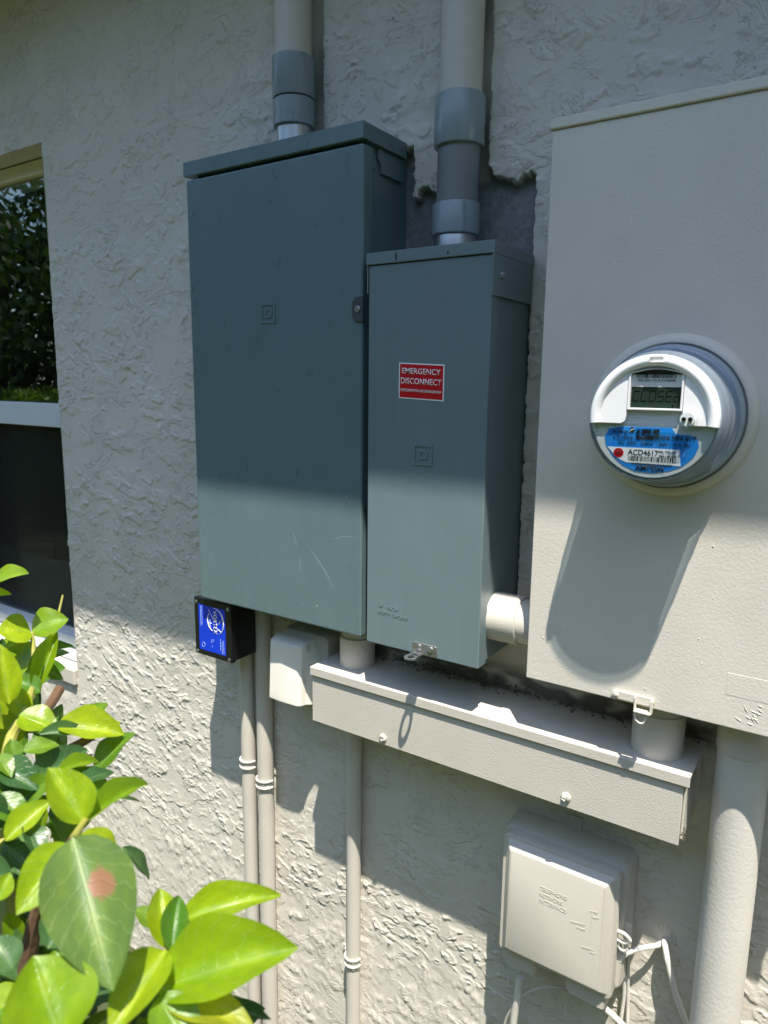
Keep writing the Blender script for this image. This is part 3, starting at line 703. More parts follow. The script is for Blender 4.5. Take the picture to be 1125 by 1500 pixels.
# pale wavy band between display and label
m = MB()
for k in range(4):
    P = [Vector((*mp(917+ i*7, 607+k*4+1.3*math.sin(i*1.3+k*2), FY-.0002),)) for i in range(11)]
    m.tube([(p_[0], FY-.0001, p_[1]) for p_ in P], .00045, 5)
m.build('wavy_print', 'nameplate', npl)
# white front mask
R0, R1 = .0800, .0655
zcut = mp(960, 623, -.2535)[1]
ang0 = math.asin((zcut-MZ)/R0)
angs = np.linspace(ang0, math.pi-ang0, 49); rings = []
for t in angs:
    c, s_ = math.cos(t), math.sin(t)
    prof = [(R1, -.2464), (R1, -.2520), (R1+.003, -.2560), (R0-.005, -.2570), (R0-.001, -.2540), (R0+.0002, -.2490), (R0+.0002, -.2400)]
    rings.append([Vector((MX+r_*c, y_, MZ+r_*s_)) for r_, y_ in prof])
m = MB(); m.loft(rings); hd = m.build('white_ring', 'white', MET, angle=50)
# side panels either side of the display
lx0, lz1 = mp(924, 540, -.2475); lx1, lz0 = mp(1000, 602, -.2475)
def sidepanel(sign):
    pts = []
    xi = lx0-.0005 if sign < 0 else lx1+.0005
    zb_ = zcut+.0004
    pts.append((xi+sign*.002, zb_+.004)); 
    ti = math.acos(max(-1, min(1, (xi-MX)/(R1+.001))))
    te = math.pi-math.asin((zb_-MZ)/(R1+.001)) if sign < 0 else math.asin((zb_-MZ)/(R1+.001))
    pts[0] = (xi+sign*.006, zb_); pts.insert(0, (xi+sign*.0015, zb_+.003)); pts.insert(0, (xi, zb_+.010))
    for t in np.linspace(te, ti, 16): pts.append((MX+(R1+.001)*math.cos(t), MZ+(R1+.001)*math.sin(t)))
    return pts
for sgn in (-1, 1):
    m = MB(); m.prism(sidepanel(sgn), -.2520, -.2465); m.build('side_panel', 'white', MET, bevel=.0010)
# display window
ztop = MZ+math.sqrt(max(0, R1**2-(max(abs(lx0-MX), abs(lx1-MX)))**2))
fw = .0024
mid = (lx0+lx1)/2; wd_ = (lx1-lx0)/2
def arch(inset):
    x0 = lx0+inset; x1 = lx1-inset; z0 = lz0+inset; zt_ = lz1-.0045-inset*.3
    pts = [(x0, z0), (x1, z0), (x1, zt_-.004)]
    for t in np.linspace(0, 1, 11): 
        x = x1+(x0-x1)*t; pts.append((x, zt_-.001+.0055*math.sin(math.pi*t)))
    pts.append((x0, zt_-.004)); return pts
oa, ia = arch(0), arch(fw); n_ = len(oa); m = MB()
v = [(p_[0], -.2530, p_[1]) for p_ in oa]+[(p_[0], -.2530, p_[1]) for p_ in ia]+[(p_[0], -.2464, p_[1]) for p_ in oa]+[(p_[0], -.2464, p_[1]) for p_ in ia]; f = []
for i in range(n_):
    j = (i+1) % n_; f += [(i, j, n_+j, n_+i), (i, 2*n_+i, 2*n_+j, j), (n_+i, n_+j, 3*n_+j, 3*n_+i)]
m.add(v, f); m.build('display_frame', 'white', MET, bevel=.0006)
m = MB(); m.prism(arch(fw*.5), -.2475, -.2463); dp = m.build('display', 'lcd', MET)
zs_ = lz0+(lz1-lz0)*.56
m = MB(); m.box(lx0+fw, lx1-fw, -.2480, -.2472, zs_, lz1-.0075); bs = m.build('barcode_strip', 'nameplate', dp)
q = at(962, 551, -.2482); barcode(bs, 962, 550, 58, .0062, 34, -.2484, seed=5)
mtextc('400 284 175 B FH2804B', 962, 557, 56, .0030, 'black_print', bs, 0, -.2484)
# seven-segment reading
SEG = {'C': 'adef', 'L': 'def', 'O': 'abcdef', 'S': 'afgcd', 'E': 'adefg', 'd': 'bcdeg'}
xa = lx0+fw+.0015; xb = lx1-fw-.0008; cw = (xb-xa)/6; z0_ = lz0+(lz1-lz0)*.22; z1_ = lz0+(lz1-lz0)*.46; m = MB(); tk = .0009
for i, ch in enumerate('CLOSEd'):
    x0 = xa+cw*i+cw*.14; x1 = xa+cw*(i+1)-cw*.14; zm = (z0_+z1_)/2; sk = .0012
    for sg in SEG[ch]:
        if sg in 'adg':
            z = {'a': z1_, 'd': z0_, 'g': zm}[sg]; sh = {'a': sk, 'd': 0, 'g': sk/2}[sg]; m.box(x0+sh, x1+sh, -.2479, -.2473, z-tk/2, z+tk/2)
        else:
            x = x0 if sg in 'ef' else x1; za, zb_ = (zm, z1_) if sg in 'fb' else (z0_, zm); sh = sk*.75 if sg in 'fb' else sk*.25
            m.box(x+sh-tk/2, x+sh+tk/2, -.2478, -.24730, za+.0003, zb_-.0003)
m.box(xb-.010, xb-.008, -.2478, -.24730, lz0+fw+.002, lz0+fw+.0045)
m.build('digit_segments', 'lcd_seg', dp, smooth=False)
# optical port
q = mp(1007, 614, -.256)
m = MB(); m.lathe((q[0], -.2450, q[1]), AX, [(0, .0125), (.012, .0120), (.0155, .0108), (.0165, .009)], 36); op = m.build('optical_port', 'clear', MET, angle=50)
m = MB(); m.lathe((q[0], -.2455, q[1]), AX, [(0, .0088), (.0118, .0086)], 30); m.build('port_core', 'white', op)
for dx in (-.0036, .0040):
    m = MB(); m.lathe((q[0]+dx, -.2570, q[1]), AX, [(0, .0026), (.0042, .0026)], 16); m.build('port_hole', 'black', op)
# lower clear window and rim
angs = np.linspace(math.pi-ang0, 2*math.pi+ang0, 49); m = MB()
arcp = [(MX+.0795*math.cos(t), MZ+.0795*math.sin(t)) for t in angs]
m.prism(arcp, -.2505, -.2494); m.build('clear_window', 'clear', MET)
m = MB(); m.tube([(p_[0], -.2500, p_[1]) for p_ in arcp], .0017, 8); m.build('clear_rim', 'clear', MET)
q = mp(963, 526, -.2560); m = MB(); m.box(q[0]-.009, q[0]+.009, -.2583, -.2550, q[1]-.0042, q[1]+.0042); tg = m.build('date_tag', 'white_print', MET, bevel=.0004)
m = MB()
for i in range(11): m.box(q[0]-.008+i*.00145, q[0]-.0073+i*.00145, -.2586, -.2580, q[1]-.001+rnd.uniform(0, .0015), q[1]+.0032)
m.build('tag_print', 'dull_steel', tg, smooth=False)

# ------------------------------------------------------------------ wire trough
TX0, TX1, TZ0, TZ1, TY = -.8904, -.1571, -.688, -.571, -.130
TR = thing('wire_trough', ((TX0+TX1)/2, 0, TZ0), 'long horizontal beige metal wire trough below the grey boxes', 'trough')
m = MB(); m.box(TX0+.003, TX1-.010, TY+.006, -.001, TZ0, TZ1-.004); m.build('body', 'trough', TR, bevel=.0015)
m = MB(); m.box(TX0+.002, TX1-.009, TY+.001, TY+.0075, TZ0-.003, TZ1-.012); m.build('front_cover', 'trough', TR, bevel=.0015)
m = MB(); m.prism([(TY-.004, TZ1), (-.001, TZ1), (-.001, TZ1-.0035), (TY-.0005, TZ1-.0035), (TY-.0005, TZ1-.018), (TY-.004, TZ1-.018)], TX0, TX1, 'x'); m.build('lid', 'trough', TR, bevel=.0013)
m = MB(); m.box(TX1-.0095, TX1-.006, TY+.012, -.001, TZ0+.002, TZ1-.004); m.build('end_cap', 'trough', TR, bevel=.001)
for px_, py_ in ((561, 1081), (829, 1168)):
    q = at(px_, py_, TY); m = MB(); m.lathe((q.x, TY+.002, q.z), AX, [(0, .0085), (.003, .0082), (.0055, .006), (.0065, .002)], 14); sc_ = m.build('screw', 'trough', TR)
    m = MB()
    for i in range(6): m.lathe((q.x+rnd.uniform(-.006, .006), TY-.003, q.z+rnd.uniform(-.006, .006)), AX, [(0, .0024), (.0015, .002), (.0025, .0006)], 7)
    m.build('paint_lump', 'trough', sc_)
q = at(998, 1226, TY); m = MB()
for i in range(7): m.box(q.x+rnd.uniform(-.004, .004), q.x+rnd.uniform(.004, .006), TY+.0004, TY+.0012, q.z+i*.004-.01, q.z+i*.004-.0075)
m.build('rust_chip', 'dirt', TR)

# ------------------------------------------------------------------ conduits and nipples
def conduit(name, label, cat, base, group=None): return thing(name, base, label, cat, group)
RP = .0365
# left riser above the panel
cx, cy = -1.003, -.034
C1 = conduit('conduit_riser', 'beige painted conduit with grey coupling rising from the large panel', 'conduit', (cx, cy, .44))
m = MB(); m.cyl((cx, cy, .62), (cx, cy, EZ+.02), RP); m.build('pipe', 'pvc_painted', C1)
m = MB(); m.lathe((cx, cy, .5515), (0, 0, 1), [(0, .0415), (.002, .0425), (.072, .0425), (.074, .040), (.074, .036)], 40); m.build('coupling', 'pvc_grey', C1, angle=30)
m = MB(); m.lathe((cx, cy, .4985), (0, 0, 1), [(0, .039), (.002, .0415), (.049, .0415), (.0505, .040)], 40); m.build('adapter', 'pvc_grey', C1, angle=30)
m = MB(); m.lathe((cx, cy, .4405), (0, 0, 1), [(0, .0355), (.063, .0355)], 40); m.build('connector', 'zinc', C1)
m = MB(); q = at(429, 163, cy-.0415); m.lathe((q.x, cy-.0405, q.z), (0, -1, 0), [(0, .003), (.0015, .0027), (.0016, .0016), (.0006, .0014)], 12); m.build('mould_mark', 'pvc_grey', C1)
# middle riser above the disconnect box
cx, cy = -.630, -.036
C2 = conduit('conduit_riser', 'beige conduit with two grey couplings rising from the narrow box', 'conduit', (cx, cy, .22))
m = MB(); m.cyl((cx, cy, .47), (cx+.004, cy, EZ+.02), RP); m.build('pipe', 'pvc_painted', C2)
m = MB(); m.lathe((cx, cy, .403), (0, 0, 1), [(0, .038), (.0005, .0425), (.003, .0435), (.078, .0435), (.081, .042), (.081, .036)], 40); m.build('coupling', 'pvc_grey', C2, angle=30)
m = MB(); m.cyl((cx-.001, cy, .30), (cx, cy, .405), RP); m.build('pipe_stub', 'pvc_old', C2)
m = MB(); m.lathe((cx-.002, cy, .258), (0, 0, 1), [(0, .036), (.0005, .0405), (.002, .0415), (.051, .0415), (.053, .0405), (.053, .036)], 40); ad_ = m.build('adapter', 'pvc_grey', C2, angle=30)
for ang in (-112, -45):
    t = math.radians(ang); c0 = Vector((cx-.002+.0415*math.cos(t), cy+.0415*math.sin(t), .2605)); m = MB(); m.cyl(c0, c0+Vector((0, 0, .0475)), .0022, 10); m.build('rib', 'pvc_grey', ad_)
m = MB(); m.lathe((cx-.002, cy, .2212), (0, 0, 1), [(0, .041), (.003, .041), (.0032, .0375), (.008, .0365), (.010, .0375), (.034, .0375), (.038, .0365)], 40); m.build('connector', 'zinc', C2, angle=25)
# nipples
def nip(label, a, b, r, col, mat='pvc_painted', nm='conduit_nipple'):
    a = Vector(a); b = Vector(b); T = conduit(nm, label, 'conduit', a)
    L = (b-a).length
    m = MB(); m.cyl(a, b, r, 40); m.build('pipe', mat, T)
    m = MB(); t0, t1, rr = col; m.lathe(a, b-a, [(L*t0, r+.0004), (L*t0, rr), (L*t1-.001, rr), (L*t1, rr-.001), (L*t1, r+.0004)], 40); m.build('collar', mat, T, angle=30)
    return T
nip('short beige pipe joining the large panel to the trough', (-.822, -.062, TZ1), (-.822, -.062, PZ0+.009), .0335, (.0, .62, .0365))
nip('short beige pipe joining the meter cabinet to the trough', (-.2195, -.075, TZ1), (-.2195, -.075, CZ0+.013), .037, (.0, .62, .0395))
T3 = nip('short horizontal beige pipe joining the narrow box to the meter cabinet', (DX1-.0035, -.090, -.398), (CX0+.0055, -.090, -.398), .0385, (.0, .58, .0425))
# thin conduits down the wall
def vpipe(label, px0, r, zt, mat, strap_px, Y=None):
    Y = -r-.002 if Y is None else Y
    q = at(*px0, Y); T = conduit('wall_conduit', label, 'conduit', (q.x, Y, GZ))
    m = MB(); m.cyl((q.x, Y, GZ), (q.x, Y, zt), r, 32); pp_ = m.build('pipe', mat, T)
    for sp in strap_px:
        z = at(px0[0], sp, Y-r).z; m = MB(); rr = r+.0022
        ring = [(q.x+rr*math.cos(t), Y+rr*math.sin(t)) for t in np.linspace(math.pi*.0, -math.pi, 17)]
        prof = []
        for k, (x_, y_) in enumerate(ring): prof.append([Vector((x_, y_, z-.009)), Vector((q.x+(x_-q.x)*.93, Y+(y_-Y)*.93, z-.009)), Vector((q.x+(x_-q.x)*.93, Y+(y_-Y)*.93, z+.009)), Vector((x_, y_, z+.009))])
        m.loft(prof)
        for dz in (-.0085, .0085):
            m.tube([(x_+(x_-q.x)*.05, y_+(y_-Y)*.05, z+dz) for x_, y_ in ring], .0026, 7)
        m.box(q.x-r-.024, q.x-r+.002, -.006, -.0006, z-.008, z+.008)
        so_ = m.build('strap', mat, T)
        m = MB(); m.lathe((q.x-r-.013, -.006, z), AX, [(0, .006), (.003, .0055), (.005, .002)], 12)
        for i in range(10):
            a9 = rnd.uniform(-2.6, -.5); r9 = rnd.uniform(.002, .0045); m.lathe((q.x+math.cos(a9)*(r-.001), Y+math.sin(a9)*(r-.001), z+rnd.uniform(-.016, .010)), (math.cos(a9), math.sin(a9), 0), [(0, r9), (r9*.8, r9*.8), (r9*1.3, r9*.2)], 7)
        m.build('strap_screw', mat, so_)
    return T
vpipe('thinner beige conduit running down the wall from the black surge box', (366.5, 1200), .0178, PZ0+.0075, 'pvc_painted', [1124], -.030)
vpipe('beige conduit beside the ivory outlet cover, from the large panel', (390.5, 1200), .0195, PZ0+.0075, 'pvc_painted', [1153], -.0225)
vpipe('beige conduit running down the wall from the wire trough', (518.5, 1200), .0165, TZ0+.001, 'pvc_painted', [1414], -.0195)
# thick riser under the cabinet
q = at(1079, 1200, -.07); T = conduit('service_conduit', 'thick beige conduit going down from the meter cabinet', 'conduit', (q.x, -.07, GZ))
m = MB(); m.cyl((q.x, -.07, GZ), (q.x, -.07, CZ0+.013), .0365, 48); m.build('pipe', 'pvc_rough', T)
m = MB(); m.lathe((q.x, -.07, -.535), (0, 0, 1), [(0, .0368), (.0008, .0388), (.072, .0388)], 48); m.build('coupling', 'pvc_painted', T, angle=30)

# ------------------------------------------------------------------ black surge box
SX0, SX1, SZ0, SZ1, SY = -1.2505, -1.130, -.627, -.4885, -.120
SB = thing('surge_protector', ((SX0+SX1)/2, -.06, SZ0), 'small black plastic surge protector box with a blue label', 'surge protector')
m = MB(); m.box(SX0+.002, SX1-.002, SY+.012, -.031, SZ0+.002, SZ1); m.build('case', 'black', SB, bevel=.003)
m = MB(); m.box(SX0, SX1, SY, SY+.0125, SZ0, SZ1); lid = m.build('lid', 'black', SB, bevel=.0025)
m = MB(); m.cyl(((SX0+SX1)/2+.03, -.07, SZ1-.001), ((SX0+SX1)/2+.03, -.07, PZ0+.0075), .013, 16); m.build('nipple', 'black', SB)
bx0, bx1, bz0, bz1 = SX0+.0155, SX1-.0185, SZ0+.014, SZ1-.0155
m = MB(); m.box(bx0, bx1, SY-.0005, SY+.0005, bz0, bz1); bl_ = m.build('blue_label', 'blue', SB, smooth=False)
for fx, fz in ((.008, .007), (SX1-SX0-.009, .007), (.008, SZ1-SZ0-.012), (SX1-SX0-.009, SZ1-SZ0-.012)):
    m = MB(); m.lathe((SX0+fx, SY+.001, SZ0+fz), AX, [(0, .0042), (.002, .0040), (.0032, .002)], 14); m.build('screw', 'zinc', SB)
BW, BH = bx1-bx0, bz1-bz0
def bx(u): return bx0+BW*u
def bz(v): return bz1-BH*v
yl = SY-.0009
text_part('VORTEX', 'lettering', 'white_print', bl_, bx(.57), bx(.70), bz(.58), bz(.06), yl, .0003, 0, .02, rot90=True)
m = MB()
for c_, r0, a0, a1 in (((.62, .30), .33, 100, -60), ((.62, .30), .27, 250, 140)):
    P = [(bx(c_[0])+BW*r0*math.cos(math.radians(t)), yl, bz(c_[1])+BW*r0*1.1*math.sin(math.radians(t))) for t in np.linspace(a0, a1, 16)]
    m.tube(P, [.0004+.0012*math.sin(math.pi*i/15) for i in range(16)], 6)
for u0, v0, u1, v1 in ((.40, .07, .58, .28), (.34, .36, .50, .36), (.76, .34, .90, .20), (.72, .45, .86, .50), (.44, .26, .44, .46)):
    m.tube([(bx(u0), yl, bz(v0)), (bx(u1), yl, bz(v1))], .0006, 5)
m.build('vortex_logo', 'white_print', bl_)
m = MB()
for u, v0, v1 in ((.08, .03, .48), (.13, .03, .45), (.93, .68, .97), (.87, .70, .97), (.81, .66, .90), (.48, .72, .80), (.55, .70, .76), (.50, .86, .88)):
    v_ = v0
    while v_ < v1:
        dv = rnd.uniform(.012, .05); m.box(bx(u)-.0007, bx(u)+.0007, yl, yl+.0004, bz(min(v_+dv, v1)), bz(v_)); v_ += dv+.012
m.build('fine_print', 'pale_print', bl_, smooth=False)
m = MB(); P = [(bx(.16)+.005*math.cos(t), yl, bz(.88)+.0055*math.sin(t)) for t in np.linspace(0, 2*math.pi, 20)]; m.tube(P, .0004, 5); m.build('round_mark', 'pale_print', bl_)

# ------------------------------------------------------------------ outlet cover
OC = thing('outlet_cover', (-.985, 0, -.70), 'ivory plastic weatherproof outlet cover left of the trough', 'outlet cover')
m = MB(); m.loft([[(x, y_, z) for x, z in rrect(-1.035+ins, -.905-ins, -.70+ins, -.535-ins, .014)] for y_, ins in ((-.001, 0), (-.040, 0), (-.050, .004), (-.052, .010))]); m.build('base', 'plastic_beige', OC, angle=40)
rings = []
for z, k in ((-.5505, 0), (-.556, .55), (-.570, .85), (-.60, 1), (-.645, 1), (-.675, 1), (-.686, .9), (-.6895, .6)):
    t = (z+.55)/(-.14); xr_ = -.952
    xe = -.945+.028*min(1, t*1.9)
    yf = -.096-.007*t if k > .4 else -.094-.004*t
    if k == 0: yf = -.084
    ring = [(-1.034, -.0505, z), (-1.038, yf+.012, z), (-1.034, yf, z), (-1.0, yf-.003*k, z), (xr_-.004, yf, z), (xr_+.005, yf+.006, z), (xr_+.009, yf+.018, z), (xe-.006, -.068, z), (xe, -.058, z), (xe, -.0505, z)]
    rings.append([Vector(p_) for p_ in ring])
m = MB(); m.loft(rings); m.build('hood', 'hood', OC, angle=30, bevel=.0025)
m = MB(); m.cyl((-.93, -.048, -.556), (-.93, -.048, -.575), .0045, 12); m.build('hinge', 'plastic_beige', OC)

# ------------------------------------------------------------------ telephone interface box
NX0, NX1, NZ0, NZ1 = -.474, -.259, -1.062, -.816
TB = thing('telephone_box', ((NX0+NX1)/2, 0, NZ0), 'beige plastic telephone network interface box under the trough', 'telephone box')
def shell(x0, x1, z0, z1, r, prof): return [[Vector((x, y_, z)) for x, z in rrect(x0+i, x1-i, z0+i, z1-i, max(.003, r-i*.6))] for y_, i in prof]
m = MB(); m.loft(shell(NX0-.008, NX1+.010, NZ0+.004, NZ1+.008, .014, [(-.002, 0), (-.046, .001), (-.053, .004), (-.054, .008)])); m.build('base', 'plastic_beige', TB, angle=40)
m = MB(); m.loft(shell(NX0, NX1, NZ0, NZ1, .010, [(-.050, .001), (-.072, 0), (-.076, .0015), (-.0765, .007), (-.079, .009), (-.0905, .0195), (-.0915, .022)])); cv = m.build('cover', 'plastic_beige', TB, angle=24)
yc = -.0920
def ttext(s_, pa, pb, h):
    A = at(*pa, yc); B = at(*pb, yc); text_part(s_, 'lettering', 'plastic_beige', cv, A.x, B.x, A.z-h/2, A.z+h/2, yc, .0014, (B.z-A.z)/(B.x-A.x) if abs(B.x-A.x) > 1e-6 else 0, .004)
zz = [at(792, 1301, yc).z, at(793, 1311, yc).z, at(793, 1320, yc).z]
xA = at(791, 1300, yc).x; xB = at(831, 1306, yc).x
for s_, z in zip(('TELEPHONE', 'NETWORK', 'INTERFACE'), zz): text_part(s_, 'lettering', 'plastic_beige', cv, xA, xB-(.006 if s_ == 'NETWORK' else 0), z-.0040, z+.0040, yc+.0004, .0010, 0, .0)
def strokes(parent, mat, rows, Y, h=.0035):
    m = MB()
    for (pa, pb, k) in rows:
        A = at(*pa, Y); B = at(*pb, Y)
        for i in range(k):
            x = A.x+(B.x-A.x)*i/k; z = A.z+(B.z-A.z)*i/k; wd = abs(B.x-A.x)/k*.6
            m.box(x, x+wd*.35, Y-.0001, Y+.0008, z-h/2, z+h/2); m.box(x+wd*.4, x+wd, Y-.0001, Y+.0008, z+rnd.choice((-h/2, 0, h*.2)), z+h/2)
    return m.build('raised_print', mat, parent)
strokes(cv, 'plastic_beige', [((836, 1350), (858, 1356), 9), ((844, 1359), (858, 1363), 6), ((864, 1335), (876, 1338), 5), ((868, 1344), (878, 1346), 4), ((852, 1387), (870, 1393), 7), ((864, 1395), (872, 1398), 3)], yc)
m = MB()
for pts_ in (((859, 1359), (864, 1361), (864, 1385), (871, 1387)), ((867, 1340), (867, 1362))):
    m.tube([at(*p_, yc+.0006) for p_ in pts_], .0004, 6)
m.build('arrow_line', 'plastic_beige', cv)
# bottom cable ports
for pa, pb in (((738, 1400), (783, 1436)), ((828, 1446), (886, 1484))):
    A = at(*pa, -.068); B = at(*pb, -.068); x0, x1 = A.x, B.x; z1 = NZ0+.010; z0 = NZ0-.030
    m = MB(); m.prism([(x0, z1), (x0, z0+.010), (x0+.008, z0), (x1-.004, z0-.002), (x1, z0+.004), (x1, z1)], -.012, -.0715); m.build('cable_port', 'plastic_beige', TB, bevel=.003, seg=3)
q = at(838, 1213, -.02); m = MB(); m.box(q.x-.013, q.x+.013, -.006, -.0015, NZ1+.004, NZ1+.034); m.box(q.x-.013, q.x+.013, -.030, -.005, NZ1+.005, NZ1+.0085); tb_ = m.build('mounting_tab', 'plastic_beige', TB, bevel=.001)
m = MB(); m.lathe((q.x+.002, -.006, NZ1+.024), AX, [(0, .0055), (.002, .005), (.003, .002)], 12); m.build('screw', 'plastic_beige', tb_)
# latch on the right
q = at(915, 1372, -.055); lx, lz = NX1+.012, q.z
m = MB(); m.box(NX1+.004, NX1+.020, -.050, -.046, lz-.022, lz+.024); lt2 = m.build('latch', 'plastic_beige', TB, bevel=.001)
m = MB(); P = spline([(NX1-.001, -.064, lz+.013), (NX1+.012, -.066, lz+.014), (NX1+.021, -.064, lz+.004), (NX1+.012, -.062, lz-.006), (NX1-.001, -.062, lz-.005)], 5); m.tube(P, .0032, 10); m.build('latch_loop', 'cable', lt2)
m = MB(); P = [(NX1+.009+.0075*math.cos(t), -.060, lz-.016+.0075*math.sin(t)) for t in np.linspace(0, 2*math.pi, 18)]; m.tube(P, .0026, 8); m.build('seal_eye', 'cable', lt2)

# ------------------------------------------------------------------ cables
def cable(label, pts_, r, mat='cable', nm='cable', lump=0):
    P = spline(pts_, 8); m = MB(); rr = [r*(1+lump*rnd.uniform(-.5, 1)) for _ in P]; m.tube(P, rr, 10)
    o = m.build(nm, mat); tag(o, label, 'cable'); return o
cable('thick white cable hanging from the wall hole by the telephone box', [at(972, 1378, .004), at(974, 1384, -.016), at(979, 1412, -.026), at(990, 1455, -.026), at(1006, 1502, -.024), at(1022, 1560, -.024)], .0052, lump=.12)
cable('white cable bending from the wall hole into the telephone box', [at(970, 1380, .004), at(962, 1385, -.020), at(944, 1388, -.034), at(926, 1393, -.044), at(912, 1402, -.05), at(902, 1420, -.048)], .0042, lump=.08)
cable('thin painted wire running down beside the telephone box latch', [at(913, 1398, -.035), at(914, 1430, -.016), at(914, 1460, -.012), at(909, 1500, -.012), at(905, 1560, -.012)], .0034)
cable('second thin wire strapped to the wire beside the latch', [at(921, 1392, -.030), at(920, 1430, -.014), at(920, 1465, -.010), at(919, 1500, -.010), at(917, 1560, -.010)], .0030)
cable('white cable slanting down from the right telephone box port', [at(878, 1470, -.040), at(893, 1483, -.036), at(908, 1497, -.032), at(930, 1520, -.03)], .0055)
cable('thick white cable dropping from the left telephone box port', [at(762, 1432, -.040), at(758, 1462, -.040), at(753, 1490, -.038), at(748, 1540, -.035)], .0068, lump=.05)
cable('thin grey wire looping between the two telephone box ports', [at(832, 1448, -.030), at(808, 1445, -.040), at(784, 1449, -.044), at(762, 1462, -.040), at(748, 1480, -.034), at(738, 1506, -.03), at(732, 1560, -.03)], .0026, 'plastic_beige')

# dirt caught on top of the trough
m = MB(); rnd2 = random.Random(11)
for i in range(420):
    x = rnd2.uniform(TX0+.03, TX1-.01); y_ = -abs(rnd2.gauss(0, .012))-.002; r_ = rnd2.uniform(.0010, .0042)*(1 if y_ > -.03 else .4)
    if x < -.70 and rnd2.random() < .5: continue
    z = TZ1+r_*.3+max(0, .028+y_)*rnd2.uniform(0, .55)
    v = [(x+r_*rnd2.uniform(.6, 1.3)*a_, y_+r_*rnd2.uniform(.6, 1.3)*b_, z+r_*rnd2.uniform(.4, .9)*c_) for a_, b_, c_ in ((1, 0, 0), (-1, 0, 0), (0, 1, 0), (0, -1, 0), (0, 0, 1), (0, 0, -1))]
    m.add(v, [(0, 2, 4), (2, 1, 4), (1, 3, 4), (3, 0, 4), (2, 0, 5), (1, 2, 5), (3, 1, 5), (0, 3, 5)])
do = m.build('dirt', 'dirt', smooth=False); do['kind'] = 'stuff'; do['label'] = 'dark crumbs of dirt lying along the top of the trough'; do['category'] = 'dirt'

# ------------------------------------------------------------------ shrub in front
root = Vector((-.93, -.86, GZ))
SH = thing('shrub', root, 'leafy green shrub with bright glossy leaves in front of the window', 'shrub')
def leafmesh(name, bend, fold, twist, wide, point=1.0):
    nu, nv = 12, 6; v = []; uv = []
    for i in range(nu+1):
        u = i/nu; hw = wide*(math.sin(math.pi*u**.82)**.80)*(1+.10*(u-.5)*point) if 0 < u < 1 else 0
        hw = max(hw, .004)
        for j in range(nv+1):
            s_ = j/nv*2-1
            z = -bend*u*u+fold*abs(s_)*hw*1.2 + .018*math.sin(u*13+s_*2)*abs(s_)+twist*s_*hw*u
            v.append((u, s_*hw, z)); uv.append((u, j/nv))
    f = [(i*(nv+1)+j, (i+1)*(nv+1)+j, (i+1)*(nv+1)+j+1, i*(nv+1)+j+1) for i in range(nu) for j in range(nv)]
    me = bpy.data.meshes.new(name); me.from_pydata(v, [], f); ul = me.uv_layers.new(name='UVMap')
    for lp in me.loops: ul.data[lp.index].uv = uv[lp.vertex_index]
    me.shade_smooth(); return me
VAR = [(.10, .35, .15), (.22, .22, -.25), (.04, .5, .3), (.30, .3, .1), (-.06, .28, -.15)]
LM = {}
def leaf(B, T, width, mat, nrm, var):
    key = (var, mat)
    if key not in LM:
        b_, fo, tw_ = VAR[var]; me_ = leafmesh('leaf', b_, fo, tw_, .5); me_.materials.append(MAT[mat]); LM[key] = me_
    o = bpy.data.objects.new('leaf', LM[key]); COL.objects.link(o); o.parent = SH
    x = (T-B); L = x.length; x = x/L; n_ = (nrm-x*nrm.dot(x)).normalized(); y_ = n_.cross(x)
    Mx = Matrix.Identity(4)
    for i in range(3):
        Mx[i][0] = x[i]*L; Mx[i][1] = y_[i]*width; Mx[i][2] = n_[i]*L; Mx[i][3] = B[i]-root[i]
    o.matrix_local = Mx; return o
UP = Vector((0, 0, 1))
def hero(b, t, wpx, d0, d1, mat, var=0, up=.8, roll=0):
    B = pt(*b, d0); T = pt(*t, d1); mid_ = (B+T)/2; tcv = (CAM-mid_).normalized()
    n_ = (tcv*.7+UP*up).normalized(); x = (T-B).normalized()
    n_ = (n_-x*n_.dot(x)).normalized()
    if roll: n_ = Matrix.Rotation(math.radians(roll), 3, x) @ n_
    vis = max(.45, abs(n_.dot((tcv-x*tcv.dot(x)).normalized())))
    return leaf(B, T, wpx/FPX*(d0+d1)/2/vis*.90, mat, n_, var)
Y, Mi, O_, Sp, Ye = 'leaf_young', 'leaf_mid', 'leaf_old', 'leaf_spot', 'leaf_yellow'
